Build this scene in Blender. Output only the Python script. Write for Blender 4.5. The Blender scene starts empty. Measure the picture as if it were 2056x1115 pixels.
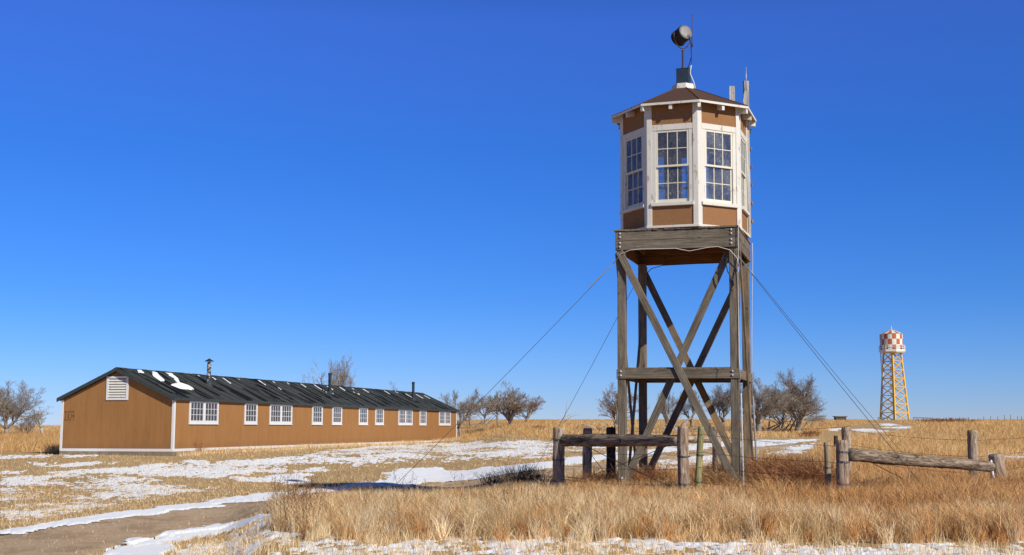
import bpy, bmesh, math, random
import numpy as np
from mathutils import Vector, Matrix, Euler
R = math.radians
sc = bpy.context.scene
col = sc.collection
rng = np.random.default_rng(7)
random.seed(7)

# ------------------------------------------------------------------ camera, sky, sun, exposure
F, EYE = 2475.0, 1.6                      # focal length in pixels of the 2056 px wide photograph, eye height
PITCH = math.atan2(301.0, F)
CP, SP = math.cos(PITCH), math.sin(PITCH)
cd = bpy.data.cameras.new('camera')
cam = bpy.data.objects.new('camera', cd); col.objects.link(cam)
cam.location = (0, 0, EYE); cam.rotation_euler = (math.pi/2+PITCH, 0, 0)
cd.sensor_width = 36; cd.lens = 36*F/2056
cd.clip_start = .1; cd.clip_end = 9000
sc.camera = cam

SUN_AZ, SUN_EL = R(41.5), R(33)             # azimuth from -Y (behind the camera) towards +X
w = bpy.data.worlds.new('World'); sc.world = w; w.use_nodes = True
nt = w.node_tree; nt.nodes.clear()
out = nt.nodes.new('ShaderNodeOutputWorld'); bg = nt.nodes.new('ShaderNodeBackground')
sky = nt.nodes.new('ShaderNodeTexSky'); sky.sky_type = 'NISHITA'; sky.sun_disc = False
sky.sun_elevation = SUN_EL; sky.sun_rotation = math.pi - SUN_AZ
sky.altitude = 1500; sky.air_density = 1.0; sky.dust_density = 0.0; sky.ozone_density = 4.0
hsv = nt.nodes.new('ShaderNodeHueSaturation'); hsv.inputs['Saturation'].default_value = 1.25
gam = nt.nodes.new('ShaderNodeGamma'); gam.inputs['Gamma'].default_value = 1.0
nt.links.new(sky.outputs[0], gam.inputs[0]); nt.links.new(gam.outputs[0], hsv.inputs['Color'])
# polarised, very clear winter sky: the air near the horizon is tinted by elevation
tcw = nt.nodes.new('ShaderNodeTexCoord'); sxyz = nt.nodes.new('ShaderNodeSeparateXYZ'); rmp = nt.nodes.new('ShaderNodeValToRGB'); mxw = nt.nodes.new('ShaderNodeMix')
mxw.data_type = 'RGBA'; mxw.blend_type = 'MULTIPLY'; mxw.inputs[0].default_value = 1
el = rmp.color_ramp.elements
while len(el) < 7: el.new(.5)
for q, (p, c) in zip(el, [(0, (.37, .44, .76)), (.03, (.32, .43, .75)), (.104, (.27, .44, .78)), (.22, (.34, .50, .86)), (.32, (.68, .58, 1.0)), (.45, (.30, .34, .44)), (.8, (.18, .19, .22))]):
    q.position = p; q.color = (*c, 1)
nt.links.new(tcw.outputs['Generated'], sxyz.inputs[0]); nt.links.new(sxyz.outputs[2], rmp.inputs[0])
nt.links.new(hsv.outputs[0], mxw.inputs[6]); nt.links.new(rmp.outputs[0], mxw.inputs[7]); nt.links.new(mxw.outputs[2], bg.inputs[0]); bg.inputs[1].default_value = 0.15
nt.links.new(bg.outputs[0], out.inputs[0])
sd = bpy.data.lights.new('sun', 'SUN'); sd.energy = 5.0; sd.angle = R(.53); sd.color = (1, .945, .83)
sun = bpy.data.objects.new('sun', sd); col.objects.link(sun)
sv = Vector((math.sin(SUN_AZ)*math.cos(SUN_EL), -math.cos(SUN_AZ)*math.cos(SUN_EL), math.sin(SUN_EL)))
sun.rotation_euler = sv.to_track_quat('Z', 'Y').to_euler()
sc.view_settings.view_transform = 'Standard'; sc.view_settings.look = 'None'
sc.view_settings.exposure = 0; sc.view_settings.gamma = 1
sc.cycles.max_bounces = 6; sc.cycles.transparent_max_bounces = 16

# ------------------------------------------------------------------ helpers: noise, terrain, survey
def _h(ix, iy, s):
    n = (ix.astype(np.int64)*374761393 + iy.astype(np.int64)*668265263 + s*974634777) & 0xffffffff
    n = ((n ^ (n >> 13))*1274126177) & 0xffffffff
    return ((n ^ (n >> 16)) & 0xffff)/65535.0
def vnoise(x, y, s=0):
    x = np.asarray(x, float); y = np.asarray(y, float)
    ix, iy = np.floor(x), np.floor(y); fx, fy = x-ix, y-iy
    fx = fx*fx*(3-2*fx); fy = fy*fy*(3-2*fy)
    a, b = _h(ix, iy, s), _h(ix+1, iy, s); c, d = _h(ix, iy+1, s), _h(ix+1, iy+1, s)
    return (a*(1-fx)+b*fx)*(1-fy)+(c*(1-fx)+d*fx)*fy
def fbm(x, y, s=0, o=4):
    t, a, n = 0, 1, 0
    for i in range(o):
        t = t+a*vnoise(np.asarray(x)*2**i, np.asarray(y)*2**i, s+i*17); n += a; a *= .5
    return t/n
KL = ([-500, 0, 5, 20, 30, 44, 52, 60, 100, 130, 200, 300, 6000], [0, 0, -.3, -.35, -.45, -.42, -.1, .28, .46, .8, 1.35, 1.5, 1.5])
KM = ([-500, 0, 27, 33, 44, 52, 60, 100, 112, 125, 150, 200, 300, 6000], [0, 0, 0, -.42, -.5, -.15, .28, .42, .95, 1.35, 2.1, 2.75, 2.9, 2.9])
KC = ([-500, 0, 32, 60, 100, 112, 125, 150, 200, 300, 6000], [0, 0, 0, .30, .42, .95, 1.35, 2.1, 2.75, 2.9, 2.9])
KR = ([-500, 0, 34, 60, 75, 90, 100, 130, 200, 266, 290, 6000], [0, 0, .02, .35, .6, 1.1, 1.42, 1.98, 2.62, 3.25, 3.3, 3.3])
def _prof(K, Y):
    t = 0
    for k in (.92, .96, 1., 1.04, 1.08): t = t+np.interp(Y*k, K[0], K[1])
    return t/5
def zg(X, Y):
    X = np.asarray(X, float); Y = np.asarray(Y, float)
    t = X/np.maximum(Y, 8)
    ss = lambda a, b: (lambda q: q*q*(3-2*q))(np.clip((t-a)/(b-a), 0, 1))
    a, b = ss(-.37, -.27), ss(-.043, .0)
    near = np.clip((62-Y)/6, 0, 1)                      # the yard lies lower than the grassy bank with the tower
    m, e = ss(-.235, -.19)*near, ss(-.06, .03)
    a = np.where(near > 0, a*(1-near)+m*near, a); b = b*(1-near)+e*near
    z = _prof(KL, Y)*(1-a)+a*((1-b)*(_prof(KC, Y)*(1-near)+_prof(KM, Y)*near)+b*_prof(KR, Y))
    far = np.clip((Y-100)/80, 0, 1)
    return z+(fbm(X*.35, Y*.35, 3, 3)-.5)*.09*(1-far)+(fbm(X*.06, Y*.06, 9, 3)-.5)*.30*far
def ray(u, v):
    a = (u-1028)/F; b = (557.5-v)/F
    return (a, CP-b*SP, SP+b*CP)
def G(u, v):
    """point of the terrain seen along a survey direction of the photograph"""
    d = ray(u, v); Y = np.concatenate([np.linspace(5, 60, 1500), np.linspace(60, 400, 3000)])
    k = Y/d[1]; z = EYE+d[2]*k; X = d[0]*k
    q = np.nonzero(z < zg(X, Y))[0]; i = q[0] if len(q) else len(Y)-1
    return (float(X[i]), float(Y[i]))
def at(u, v, Y):
    d = ray(u, v); k = Y/d[1]
    return Vector((d[0]*k, Y, EYE+d[2]*k))
def inpoly(x, y, P):
    r = np.zeros(x.shape, bool); n = len(P)
    for i in range(n):
        x1, y1 = P[i]; x2, y2 = P[(i+1) % n]
        c = ((y1 > y) != (y2 > y))
        with np.errstate(divide='ignore', invalid='ignore'):
            r ^= c & (x < (x2-x1)*(y-y1)/((y2-y1) if y2 != y1 else 1e-9)+x1)
    return r

# ------------------------------------------------------------------ helpers: materials
class NT:
    def __init__(s, name):
        s.m = bpy.data.materials.new(name); s.m.use_nodes = True; s.t = s.m.node_tree; s.t.nodes.clear()
        s.o = s.n('OutputMaterial'); s.b = s.n('BsdfPrincipled'); s.l(s.b.outputs[0], s.o.inputs[0])
    def n(s, k): return s.t.nodes.new('ShaderNode'+k)
    def l(s, a, b): s.t.links.new(a, b)
    def coord(s, scale=(1, 1, 1), rnd=True, kind='Object'):
        tc = s.n('TexCoord'); mp = s.n('Mapping'); mp.inputs['Scale'].default_value = scale
        src = tc.outputs[kind]
        if rnd:
            oi = s.n('ObjectInfo'); vm = s.n('VectorMath'); vm.operation = 'ADD'
            mu = s.n('Math'); mu.operation = 'MULTIPLY'; mu.inputs[1].default_value = 37.0
            s.l(oi.outputs['Random'], mu.inputs[0]); s.l(src, vm.inputs[0]); s.l(mu.outputs[0], vm.inputs[1]); src = vm.outputs[0]
        s.l(src, mp.inputs[0]); return mp.outputs[0]
    def noise(s, c, scale, detail=6, rough=.6, dist=0):
        t = s.n('TexNoise'); t.inputs['Scale'].default_value = scale; t.inputs['Detail'].default_value = detail
        t.inputs['Roughness'].default_value = rough; t.inputs['Distortion'].default_value = dist; s.l(c, t.inputs['Vector']); return t.outputs[0]
    def ramp(s, f, stops):
        r = s.n('ValToRGB'); e = r.color_ramp.elements
        while len(e) < len(stops): e.new(.5)
        for q, (p, c) in zip(e, stops):
            q.position = p; q.color = (*c, 1) if len(c) == 3 else c
        s.l(f, r.inputs[0]); return r.outputs[0]
    def mix(s, f, a, b, mode='MIX'):
        m = s.n('Mix'); m.data_type = 'RGBA'; m.blend_type = mode
        for v, i in ((f, 0), (a, 6), (b, 7)):
            if hasattr(v, 'node'): s.l(v, m.inputs[i])
            elif i == 0: m.inputs[0].default_value = v
            else: m.inputs[i].default_value = (*v, 1)
        return m.outputs[2]
    def bump(s, h, strength=.5, dist=.02):
        b = s.n('Bump'); b.inputs['Strength'].default_value = strength; b.inputs['Distance'].default_value = dist
        s.l(h, b.inputs['Height']); s.l(b.outputs[0], s.b.inputs['Normal'])
    def base(s, c, rough=.8, spec=.3, metal=0):
        if hasattr(c, 'node'): s.l(c, s.b.inputs['Base Color'])
        else: s.b.inputs['Base Color'].default_value = (*c, 1)
        s.b.inputs['Roughness'].default_value = rough; s.b.inputs['Specular IOR Level'].default_value = spec
        s.b.inputs['Metallic'].default_value = metal; return s.m

def simple(name, c, rough=.8, metal=0, var=.15, scale=8, spec=.3):
    n = NT(name); f = n.noise(n.coord(), scale)
    return n.base(n.ramp(f, [(.25, tuple(x*(1-var) for x in c)), (.75, tuple(min(1, x*(1+var)) for x in c))]), rough, spec, metal)
def wood(name, a, b, warm, warmth=.62, rough=.85, under=None):
    n = NT(name); c = n.coord((.55, 26, 26)); g = n.noise(c, 3.0, 8, .7, .15)
    big = n.noise(n.coord((.35, 1.5, 1.5)), 2.2, 4, .6)
    k = n.noise(n.coord((1.3, 3.2, 3.2)), 3.0, 2, .5, .4); bl = n.noise(n.coord((.5, .9, .9)), 2.6, 6, .7)
    cc = n.ramp(g, [(.30, tuple(x*.30 for x in a)), (.44, a), (.56, b), (.72, tuple(x*1.25 for x in b))])
    cc = n.mix(n.ramp(big, [(warmth, (0, 0, 0)), (warmth+.14, (.85,)*3)]), cc, warm)
    cc = n.mix(n.ramp(k, [(.70, (0, 0, 0)), (.76, (.8,)*3)]), cc, tuple(x*.25 for x in a))
    cc = n.mix(n.ramp(bl, [(.38, (.45,)*3), (.55, (0,)*3)]), cc, tuple(x*.45 for x in a))
    if under:
        ge = n.n('NewGeometry'); sx = n.n('SeparateXYZ'); n.l(ge.outputs['Normal'], sx.inputs[0]); lt = n.n('Math'); lt.operation = 'LESS_THAN'; lt.inputs[1].default_value = -.5; n.l(sx.outputs[2], lt.inputs[0])
        cc = n.mix(lt.outputs[0], cc, n.ramp(g, [(.3, tuple(x*.5 for x in under)), (.6, under)]))
    n.bump(g, .8, .015); return n.base(cc, rough, .2)
def paint(name, c, chip=(.30, .28, .24), amt=.66, rough=.6):
    n = NT(name); f = n.noise(n.coord((1, 1, .35)), 9, 8, .7); g = n.noise(n.coord(), 1.6, 4)
    cc = n.mix(n.ramp(g, [(.3, (0,)*3), (.8, (.35,)*3)]), c, tuple(x*.80 for x in c))
    cc = n.mix(n.ramp(f, [(amt, (0,)*3), (amt+.04, (.8,)*3)]), cc, chip)
    n.bump(f, .15, .004); return n.base(cc, rough, .3)
M = {}
M['wood'] = wood('weathered_wood', (.125, .10, .072), (.235, .20, .15), (.30, .20, .115))
M['wood_side'] = wood('weathered_wood_warm', (.135, .105, .075), (.245, .20, .145), (.36, .22, .11), .5)
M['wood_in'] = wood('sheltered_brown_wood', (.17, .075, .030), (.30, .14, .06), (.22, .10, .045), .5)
M['plank'] = wood('deck_plank_wood', (.14, .115, .085), (.26, .22, .17), (.30, .15, .08), .5, under=(.40, .17, .07))
M['white'] = paint('white_paint', (.66, .635, .57), (.34, .30, .24), .585)
M['sash'] = paint('cream_sash_paint', (.70, .66, .53), (.38, .33, .25), .62)
M['barnwhite'] = paint('clean_white_paint', (.68, .67, .66), (.5, .48, .45), .72)
n = NT('brown_fibre_panel'); f1 = n.noise(n.coord(), 60, 5, .75); f2 = n.noise(n.coord(), 1.5, 4)
c1 = n.ramp(f1, [(.3, (.19, .092, .040)), (.55, (.305, .158, .073)), (.75, (.40, .22, .115))])
n.bump(f1, .6, .012); M['panel'] = n.base(n.mix(n.ramp(f2, [(.4, (0,)*3), (.8, (.3,)*3)]), c1, (.25, .115, .05)), .95, .1)
n = NT('brown_barrack_board'); f1 = n.noise(n.coord((1, 1, .16), False), 3.2, 7, .65); f2 = n.noise(n.coord((1, 1, 1), False), 40, 4, .6)
f3 = n.noise(n.coord((2.5, 2.5, .25), False), 5, 5, .7); f4 = n.noise(n.coord((1, 1, 1), False), .55, 3)
c1 = n.ramp(f1, [(.28, (.265, .128, .045)), (.5, (.305, .152, .056)), (.75, (.335, .168, .065))])
c1 = n.mix(n.ramp(f3, [(.52, (0,)*3), (.72, (.55,)*3)]), c1, (.22, .10, .042))
c1 = n.mix(n.ramp(f4, [(.4, (0,)*3), (.7, (.3,)*3)]), c1, (.325, .155, .050))
tc_ = n.n('TexCoord'); sx_ = n.n('SeparateXYZ'); n.l(tc_.outputs['Object'], sx_.inputs[0]); js = []
for ax_, per in ((0, .88), (1, 1.22)):
    m1 = n.n('Math'); m1.operation = 'MULTIPLY_ADD'; m1.inputs[1].default_value = 1/per; m1.inputs[2].default_value = 100.5; n.l(sx_.outputs[ax_], m1.inputs[0])
    m2 = n.n('Math'); m2.operation = 'FRACT'; n.l(m1.outputs[0], m2.inputs[0]); m3 = n.n('Math'); m3.operation = 'LESS_THAN'; m3.inputs[1].default_value = .022/per; n.l(m2.outputs[0], m3.inputs[0]); js.append(m3.outputs[0])
jm_ = n.n('Math'); jm_.operation = 'MAXIMUM'; n.l(js[0], jm_.inputs[0]); n.l(js[1], jm_.inputs[1])
jk = n.n('Math'); jk.operation = 'MULTIPLY'; n.l(jm_.outputs[0], jk.inputs[0]); n.l(n.ramp(n.noise(n.coord((1, 1, .6), False), 1.1, 3), [(.35, (.15,)*3), (.65, (.9,)*3)]), jk.inputs[1])
c1 = n.mix(jk.outputs[0], c1, (.20, .085, .034))
# mud splash at the foot of the wall, with a ragged upper edge
sz = n.n('Math'); sz.operation = 'MULTIPLY_ADD'; sz.inputs[1].default_value = -1.1; sz.inputs[2].default_value = 1.15; n.l(sx_.outputs[2], sz.inputs[0])
sa = n.n('Math'); sa.operation = 'ADD'; n.l(sz.outputs[0], sa.inputs[0]); n.l(n.noise(n.coord((1, 1, .5), False), 1.8, 6, .7), sa.inputs[1])
c1 = n.mix(n.ramp(sa.outputs[0], [(.62, (0,)*3), (1.0, (.5,)*3)]), c1, (.23, .12, .055))
n.bump(n.mix(.7, f2, f1), .25, .02); M['barn'] = n.base(c1, .9, .12)
n = NT('concrete'); f1 = n.noise(n.coord(), 3, 7); M['concrete'] = n.base(n.ramp(f1, [(.3, (.17, .135, .09)), (.7, (.28, .225, .155))]), .9, .2)
# rolled roofing: dark mineral felt with wet streaks running down the slope
n = NT('black_roll_roofing'); s1 = n.noise(n.coord((.20, 1.1, .20), False), 1.35, 4, .55, .9); s2 = n.noise(n.coord((1, 1, 1), False), 14, 6, .7)
s3 = n.noise(n.coord((.6, 2.5, .6), False), 1.2, 4)
c1 = n.ramp(s2, [(.3, (.032, .036, .033)), (.7, (.052, .057, .051))])
c1 = n.mix(n.ramp(s3, [(.4, (0,)*3), (.7, (.45,)*3)]), c1, (.066, .071, .063))
wet = n.ramp(s1, [(.535, (0,)*3), (.57, (1,)*3)])
c1 = n.mix(wet, c1, (.006, .007, .009)); n.bump(s2, .3, .01)
M['roofing'] = n.base(c1, .75, .12)
M['wet'] = simple('wet_black_roofing', (.014, .015, .015), .9, 0, .3, 5, .02)
M['seam'] = simple('roof_seam_strip', (.17, .17, .155), .8, 0, .4, 6)
M['roofedge'] = simple('black_roof_edging', (.038, .046, .048), .85, 0, .4, 9)
M['shingle'] = simple('brown_shingles', (.088, .050, .038), .95, 0, .45, 30, .1)
M['pane_dark'] = simple('dark_window_pane', (.055, .060, .075), .08, 0, .35, 1.2, .6)
M['black'] = simple('black_stove_pipe', (.026, .027, .032), .55, 0, .4, 10)
n = NT('spotted_stove_pipe'); f1 = n.noise(n.coord(), 9, 5, .6); M['pipe_spot'] = n.base(n.ramp(f1, [(.52, (.03, .03, .035)), (.56, (.38, .38, .38))]), .6)
M['slate'] = simple('blue_grey_sheet_metal', (.030, .052, .070), .5, .3, .2, 4)
M['iron'] = simple('rusty_iron', (.085, .062, .050), .7, .3, .4, 20)
n = NT('weathered_lamp_housing'); f1 = n.noise(n.coord((1, 1, 1)), 4, 7, .7, .8)
M['drum'] = n.base(n.ramp(f1, [(.3, (.010, .010, .011)), (.7, (.024, .023, .024))]), .6, .3)
n = NT('grey_lamp_back'); f1 = n.noise(n.coord((3, 3, .8)), 5, 7, .7, .8)
M['drumback'] = n.base(n.ramp(f1, [(.3, (.15, .135, .13)), (.6, (.24, .23, .225)), (.8, (.40, .42, .42))]), .55, .3, .2)
M['lens'] = simple('lamp_lens', (.25, .27, .28), .05, 0, .1, 2, .8)
M['steel'] = simple('galvanised_steel', (.42, .42, .42), .45, .6, .25, 20)
M['bolt'] = simple('bolt_steel', (.40, .41, .44), .45, .5, .3, 20)
M['wire'] = simple('dark_steel_wire', (.10, .10, .11), .5, .5, .3, 5)
M['rustwire'] = simple('rusty_barbed_wire', (.12, .075, .055), .7, .4, .3, 5)
M['cable'] = simple('white_weathered_cable', (.62, .60, .56), .7, 0, .2, 5)
n = NT('bark'); c = n.coord((1.6, 9, 9)); f1 = n.noise(c, 1.6, 7, .65, .9); f2 = n.noise(n.coord(), 3, 4)
c1 = n.ramp(f1, [(.34, (.07, .05, .035)), (.45, (.26, .195, .14)), (.56, (.45, .355, .265)), (.72, (.60, .50, .40))])
n.bump(f1, 1.0, .04); M['bark'] = n.base(n.mix(n.ramp(f2, [(.45, (0,)*3), (.65, (.6,)*3)]), c1, (.33, .20, .13)), .95, .1)
n = NT('dark_bark'); c = n.coord((1.6, 9, 9)); f1 = n.noise(c, 1.6, 7, .65, .9)
n.bump(f1, 1.0, .04); M['bark_dark'] = n.base(n.ramp(f1, [(.34, (.014, .011, .009)), (.5, (.06, .043, .032)), (.75, (.13, .10, .075))]), .95, .1)
n = NT('brown_bark'); c = n.coord((1.6, 9, 9)); f1 = n.noise(c, 1.6, 7, .65, .9)
n.bump(f1, 1.0, .04); M['bark_mid'] = n.base(n.ramp(f1, [(.34, (.035, .024, .018)), (.45, (.16, .118, .085)), (.58, (.32, .245, .18)), (.75, (.46, .37, .29))]), .95, .1)
M['cutwood'] = wood('grey_cut_wood', (.16, .14, .115), (.27, .24, .20), (.2, .15, .1))
M['railwood'] = wood('whitewashed_grey_board', (.38, .35, .31), (.58, .55, .50), (.36, .30, .24), .6)
M['green_post'] = wood('green_treated_pine', (.21, .21, .085), (.38, .36, .17), (.34, .27, .13), .55)
M['tan_post'] = wood('pale_peeled_post', (.22, .18, .12), (.42, .35, .24), (.38, .27, .15), .5)
M['twig'] = simple('grey_brown_twigs', (.34, .285, .225), .9, 0, .3, .6, .1)
M['twig_red'] = simple('reddish_twigs', (.36, .265, .20), .9, 0, .3, .6, .1)
M['trunk'] = simple('tree_bark', (.27, .225, .18), .95, 0, .5, 3, .1)
M['dead'] = simple('bleached_dead_wood', (.40, .35, .29), .9, 0, .35, 3, .1)
M['orange'] = simple('orange_tank_paint', (.46, .135, .05), .6, 0, .15, 2)
M['tankwhite'] = simple('white_tank_paint', (.72, .71, .64), .6, 0, .12, 2)
M['yellow'] = simple('ochre_steel_paint', (.72, .43, .07), .6, 0, .2, 3)
M['dark'] = simple('dark_void', (.02, .016, .014), .9)
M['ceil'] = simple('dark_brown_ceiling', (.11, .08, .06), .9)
M['stencil'] = simple('faded_black_stencil_paint', (.075, .04, .025), .9, 0, .6, 30)
M['snow_roof'] = simple('roof_snow', (.86, .87, .90), .7, 0, .03, 3)
# clear old window glass with dust specks
n = NT('old_window_glass')
tr = n.n('BsdfTransparent'); tr.inputs[0].default_value = (.90, .92, .93, 1); gl = n.n('BsdfGlossy'); gl.inputs['Roughness'].default_value = .03
gl.inputs[0].default_value = (.8, .85, .9, 1)
df = n.n('BsdfDiffuse'); df.inputs[0].default_value = (.42, .42, .42, 1)
fr = n.n('Fresnel'); fr.inputs[0].default_value = 1.5
m1 = n.n('MixShader'); n.l(fr.outputs[0], m1.inputs[0]); n.l(tr.outputs[0], m1.inputs[1]); n.l(gl.outputs[0], m1.inputs[2])
sp = n.noise(n.coord(), 28, 3, .6); sp2 = n.noise(n.coord(), 2.5, 3)
spk = n.ramp(sp, [(.58, (.17,)*3), (.66, (.70,)*3)])
m2 = n.n('MixShader'); n.l(n.mix(1.0, spk, n.ramp(sp2, [(.35, (.25,)*3), (.65, (1,)*3)]), 'MULTIPLY'), m2.inputs[0]); n.l(m1.outputs[0], m2.inputs[1]); n.l(df.outputs[0], m2.inputs[2])
n.l(m2.outputs[0], n.o.inputs[0]); M['glass'] = n.m
# vertex-coloured blades (the colour of each blade of dry grass)
n = NT('dry_blades'); at_ = n.n('Attribute'); at_.attribute_name = 'col'
n.t.nodes.remove(n.b); d_ = n.n('BsdfDiffuse'); t_ = n.n('BsdfTranslucent'); mx = n.n('MixShader'); mx.inputs[0].default_value = .22
n.l(at_.outputs[0], d_.inputs[0]); n.l(at_.outputs[0], t_.inputs[0]); n.l(d_.outputs[0], mx.inputs[1]); n.l(t_.outputs[0], mx.inputs[2]); n.l(mx.outputs[0], n.o.inputs[0])
M['blade'] = n.m

# ------------------------------------------------------------------ helpers: objects
def tag(o, label=None, cat=None, group=None, kind=None):
    if label: o['label'] = label
    if cat: o['category'] = cat
    if group: o['group'] = group
    if kind: o['kind'] = kind
    return o
def empty(name, loc, rz=0, rot=None):
    o = bpy.data.objects.new(name, None); col.objects.link(o); o.location = loc
    o.rotation_euler = rot or (0, 0, rz); o.empty_display_size = .3; return o
class MB:
    def __init__(s): s.v = []; s.f = []; s.mi = []
    def add(s, vs, fs, mi=0):
        k = len(s.v); s.v += [tuple(x) for x in vs]; s.f += [tuple(i+k for i in f) for f in fs]; s.mi += [mi]*len(fs); return s
    def box(s, x0, x1, y0, y1, z0, z1, mi=0, mat=None):
        vs = [Vector((x, y, z)) for z in (z0, z1) for y in (y0, y1) for x in (x0, x1)]
        if mat is not None: vs = [mat @ q for q in vs]
        return s.add(vs, [(0, 2, 3, 1), (4, 5, 7, 6), (0, 1, 5, 4), (2, 6, 7, 3), (0, 4, 6, 2), (1, 3, 7, 5)], mi)
    def tube(s, pts, rad, n=6, mi=0, cap=True):
        pts = [Vector(p) for p in pts]; rad = rad if hasattr(rad, '__len__') else [rad]*len(pts)
        vs = []; fs = []; up = None
        for i, p in enumerate(pts):
            t = (pts[min(i+1, len(pts)-1)]-pts[max(i-1, 0)]).normalized()
            if up is None: up = t.orthogonal().normalized()
            else: up = (up-t*up.dot(t)).normalized()
            b = t.cross(up)
            for k in range(n):
                a = 2*math.pi*k/n; vs.append(p+(up*math.cos(a)+b*math.sin(a))*rad[i])
        for i in range(len(pts)-1):
            for k in range(n):
                a, b_ = i*n+k, i*n+(k+1) % n; fs.append((a, b_, b_+n, a+n))
        if cap: fs.append(tuple(range(n-1, -1, -1))); fs.append(tuple((len(pts)-1)*n+k for k in range(n)))
        return s.add(vs, fs, mi)
    def lathe(s, prof, n=16, mi=0, c=(0, 0), ph=0):
        vs = []; fs = []
        for r, z in prof:
            for k in range(n):
                a = 2*math.pi*(k+ph)/n; vs.append((c[0]+r*math.cos(a), c[1]+r*math.sin(a), z))
        for i in range(len(prof)-1):
            for k in range(n):
                a, b = i*n+k, i*n+(k+1) % n; fs.append((a, b, b+n, a+n))
        fs.append(tuple(range(n-1, -1, -1))); fs.append(tuple((len(prof)-1)*n+k for k in range(n)))
        return s.add(vs, fs, mi)
    def build(s, name, mats, parent=None, smooth=False, mat=None, bevel=0):
        me = bpy.data.meshes.new(name); me.from_pydata(s.v, [], s.f)
        for m in (mats if isinstance(mats, (list, tuple)) else [mats]): me.materials.append(m)
        if any(s.mi): me.polygons.foreach_set('material_index', s.mi)
        if smooth: me.polygons.foreach_set('use_smooth', [True]*len(me.polygons))
        me.update()
        if bevel:
            bm = bmesh.new(); bm.from_mesh(me)
            bmesh.ops.bevel(bm, geom=bm.edges[:], offset=bevel, segments=1, affect='EDGES'); bm.to_mesh(me); bm.free()
        o = bpy.data.objects.new(name, me); col.objects.link(o)
        if mat is not None: o.matrix_local = mat
        if parent: o.parent = parent
        return o
def beam(name, p0, p1, wy, hz, mat, parent, up=(0, 0, 1), bevel=.007):
    """board from p0 to p1; wy across, hz along 'up'; built along its own X so that the grain follows it"""
    p0, p1 = Vector(p0), Vector(p1); x = (p1-p0); L = x.length; x.normalize()
    u = Vector(up); u = (u-x*u.dot(x)).normalized(); y = u.cross(x)
    m = Matrix((x, y, u)).transposed().to_4x4(); m.translation = (p0+p1)/2
    return MB().box(-L/2, L/2, -wy/2, wy/2, -hz/2, hz/2).build(name, mat, parent, mat=m, bevel=bevel)
def sag(a, b, d=.1, n=10):
    a, b = Vector(a), Vector(b); return [a.lerp(b, i/n)-Vector((0, 0, d*4*(i/n)*(1-i/n))) for i in range(n+1)]
def np_mesh(name, V, polys_start, loops, mat, colr=None, smooth=False, sizes=None):
    me = bpy.data.meshes.new(name); me.vertices.add(len(V)); me.vertices.foreach_set('co', V.astype(np.float32).ravel())
    me.loops.add(len(loops)); me.loops.foreach_set('vertex_index', loops.astype(np.int32))
    me.polygons.add(len(polys_start)); me.polygons.foreach_set('loop_start', polys_start.astype(np.int32))
    if smooth: me.polygons.foreach_set('use_smooth', np.ones(len(polys_start), bool))
    me.update(calc_edges=True)
    if colr is not None:
        a = me.attributes.new('col', 'FLOAT_COLOR', 'POINT'); c4 = np.ones((len(V), 4), np.float32); c4[:, :3] = colr; a.data.foreach_set('color', c4.ravel())
    me.materials.append(mat); o = bpy.data.objects.new(name, me); col.objects.link(o); return o

# ------------------------------------------------------------------ ground
def axis(fine0, fine1, step, lo, hi, ratio):
    a = list(np.arange(fine0, fine1+1e-6, step)); d = step; x = a[-1]
    while x < hi: d *= ratio; x += d; a.append(min(x, hi))
    d = step; x = a[0]; b = []
    while x > lo: d *= ratio; x -= d; b.append(max(x, lo))
    return np.array(b[::-1]+a)
gx = axis(-14, 16, .22, -5000, 5000, 1.035); gy = axis(13, 62, .2, -400, 7000, 1.02)
XX, YY = np.meshgrid(gx, gy)
ZZ = zg(XX, YY)
nx, ny = len(gx), len(gy)
V = np.stack([XX, YY, ZZ], -1).reshape(-1, 3)
I = (np.arange(ny-1)[:, None]*nx+np.arange(nx-1)[None, :]).ravel()
Q = np.stack([I, I+1, I+nx+1, I+nx], 1)
n = NT('prairie_soil_and_thatch')
a1 = n.noise(n.coord((1, 1, 1), False), 1.3, 8, .7); a2 = n.noise(n.coord((1, 1, 1), False), 22, 6, .75); a3 = n.noise(n.coord((1, 1, 1), False), .09, 5, .6); a4 = n.noise(n.coord((1, .45, 1), False), .5, 5, .65)
c1 = n.ramp(a2, [(.28, (.17, .11, .055)), (.48, (.46, .32, .165)), (.72, (.70, .53, .30))])
c1 = n.mix(n.ramp(a1, [(.42, (0,)*3), (.68, (.45,)*3)]), c1, (.38, .25, .12))
c1 = n.mix(n.ramp(a4, [(.50, (0,)*3), (.68, (.4,)*3)]), c1, (.33, .21, .10))
c1 = n.mix(n.ramp(a3, [(.45, (0,)*3), (.62, (.35,)*3)]), c1, (.50, .29, .12))
n.bump(n.mix(.5, a1, a2), .9, .06); M['ground'] = n.base(c1, .98, .05)
ground = np_mesh('ground', V, np.arange(0, len(Q)*4, 4), Q.ravel(), M['ground'], smooth=True)
tag(ground, kind='structure')

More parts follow.
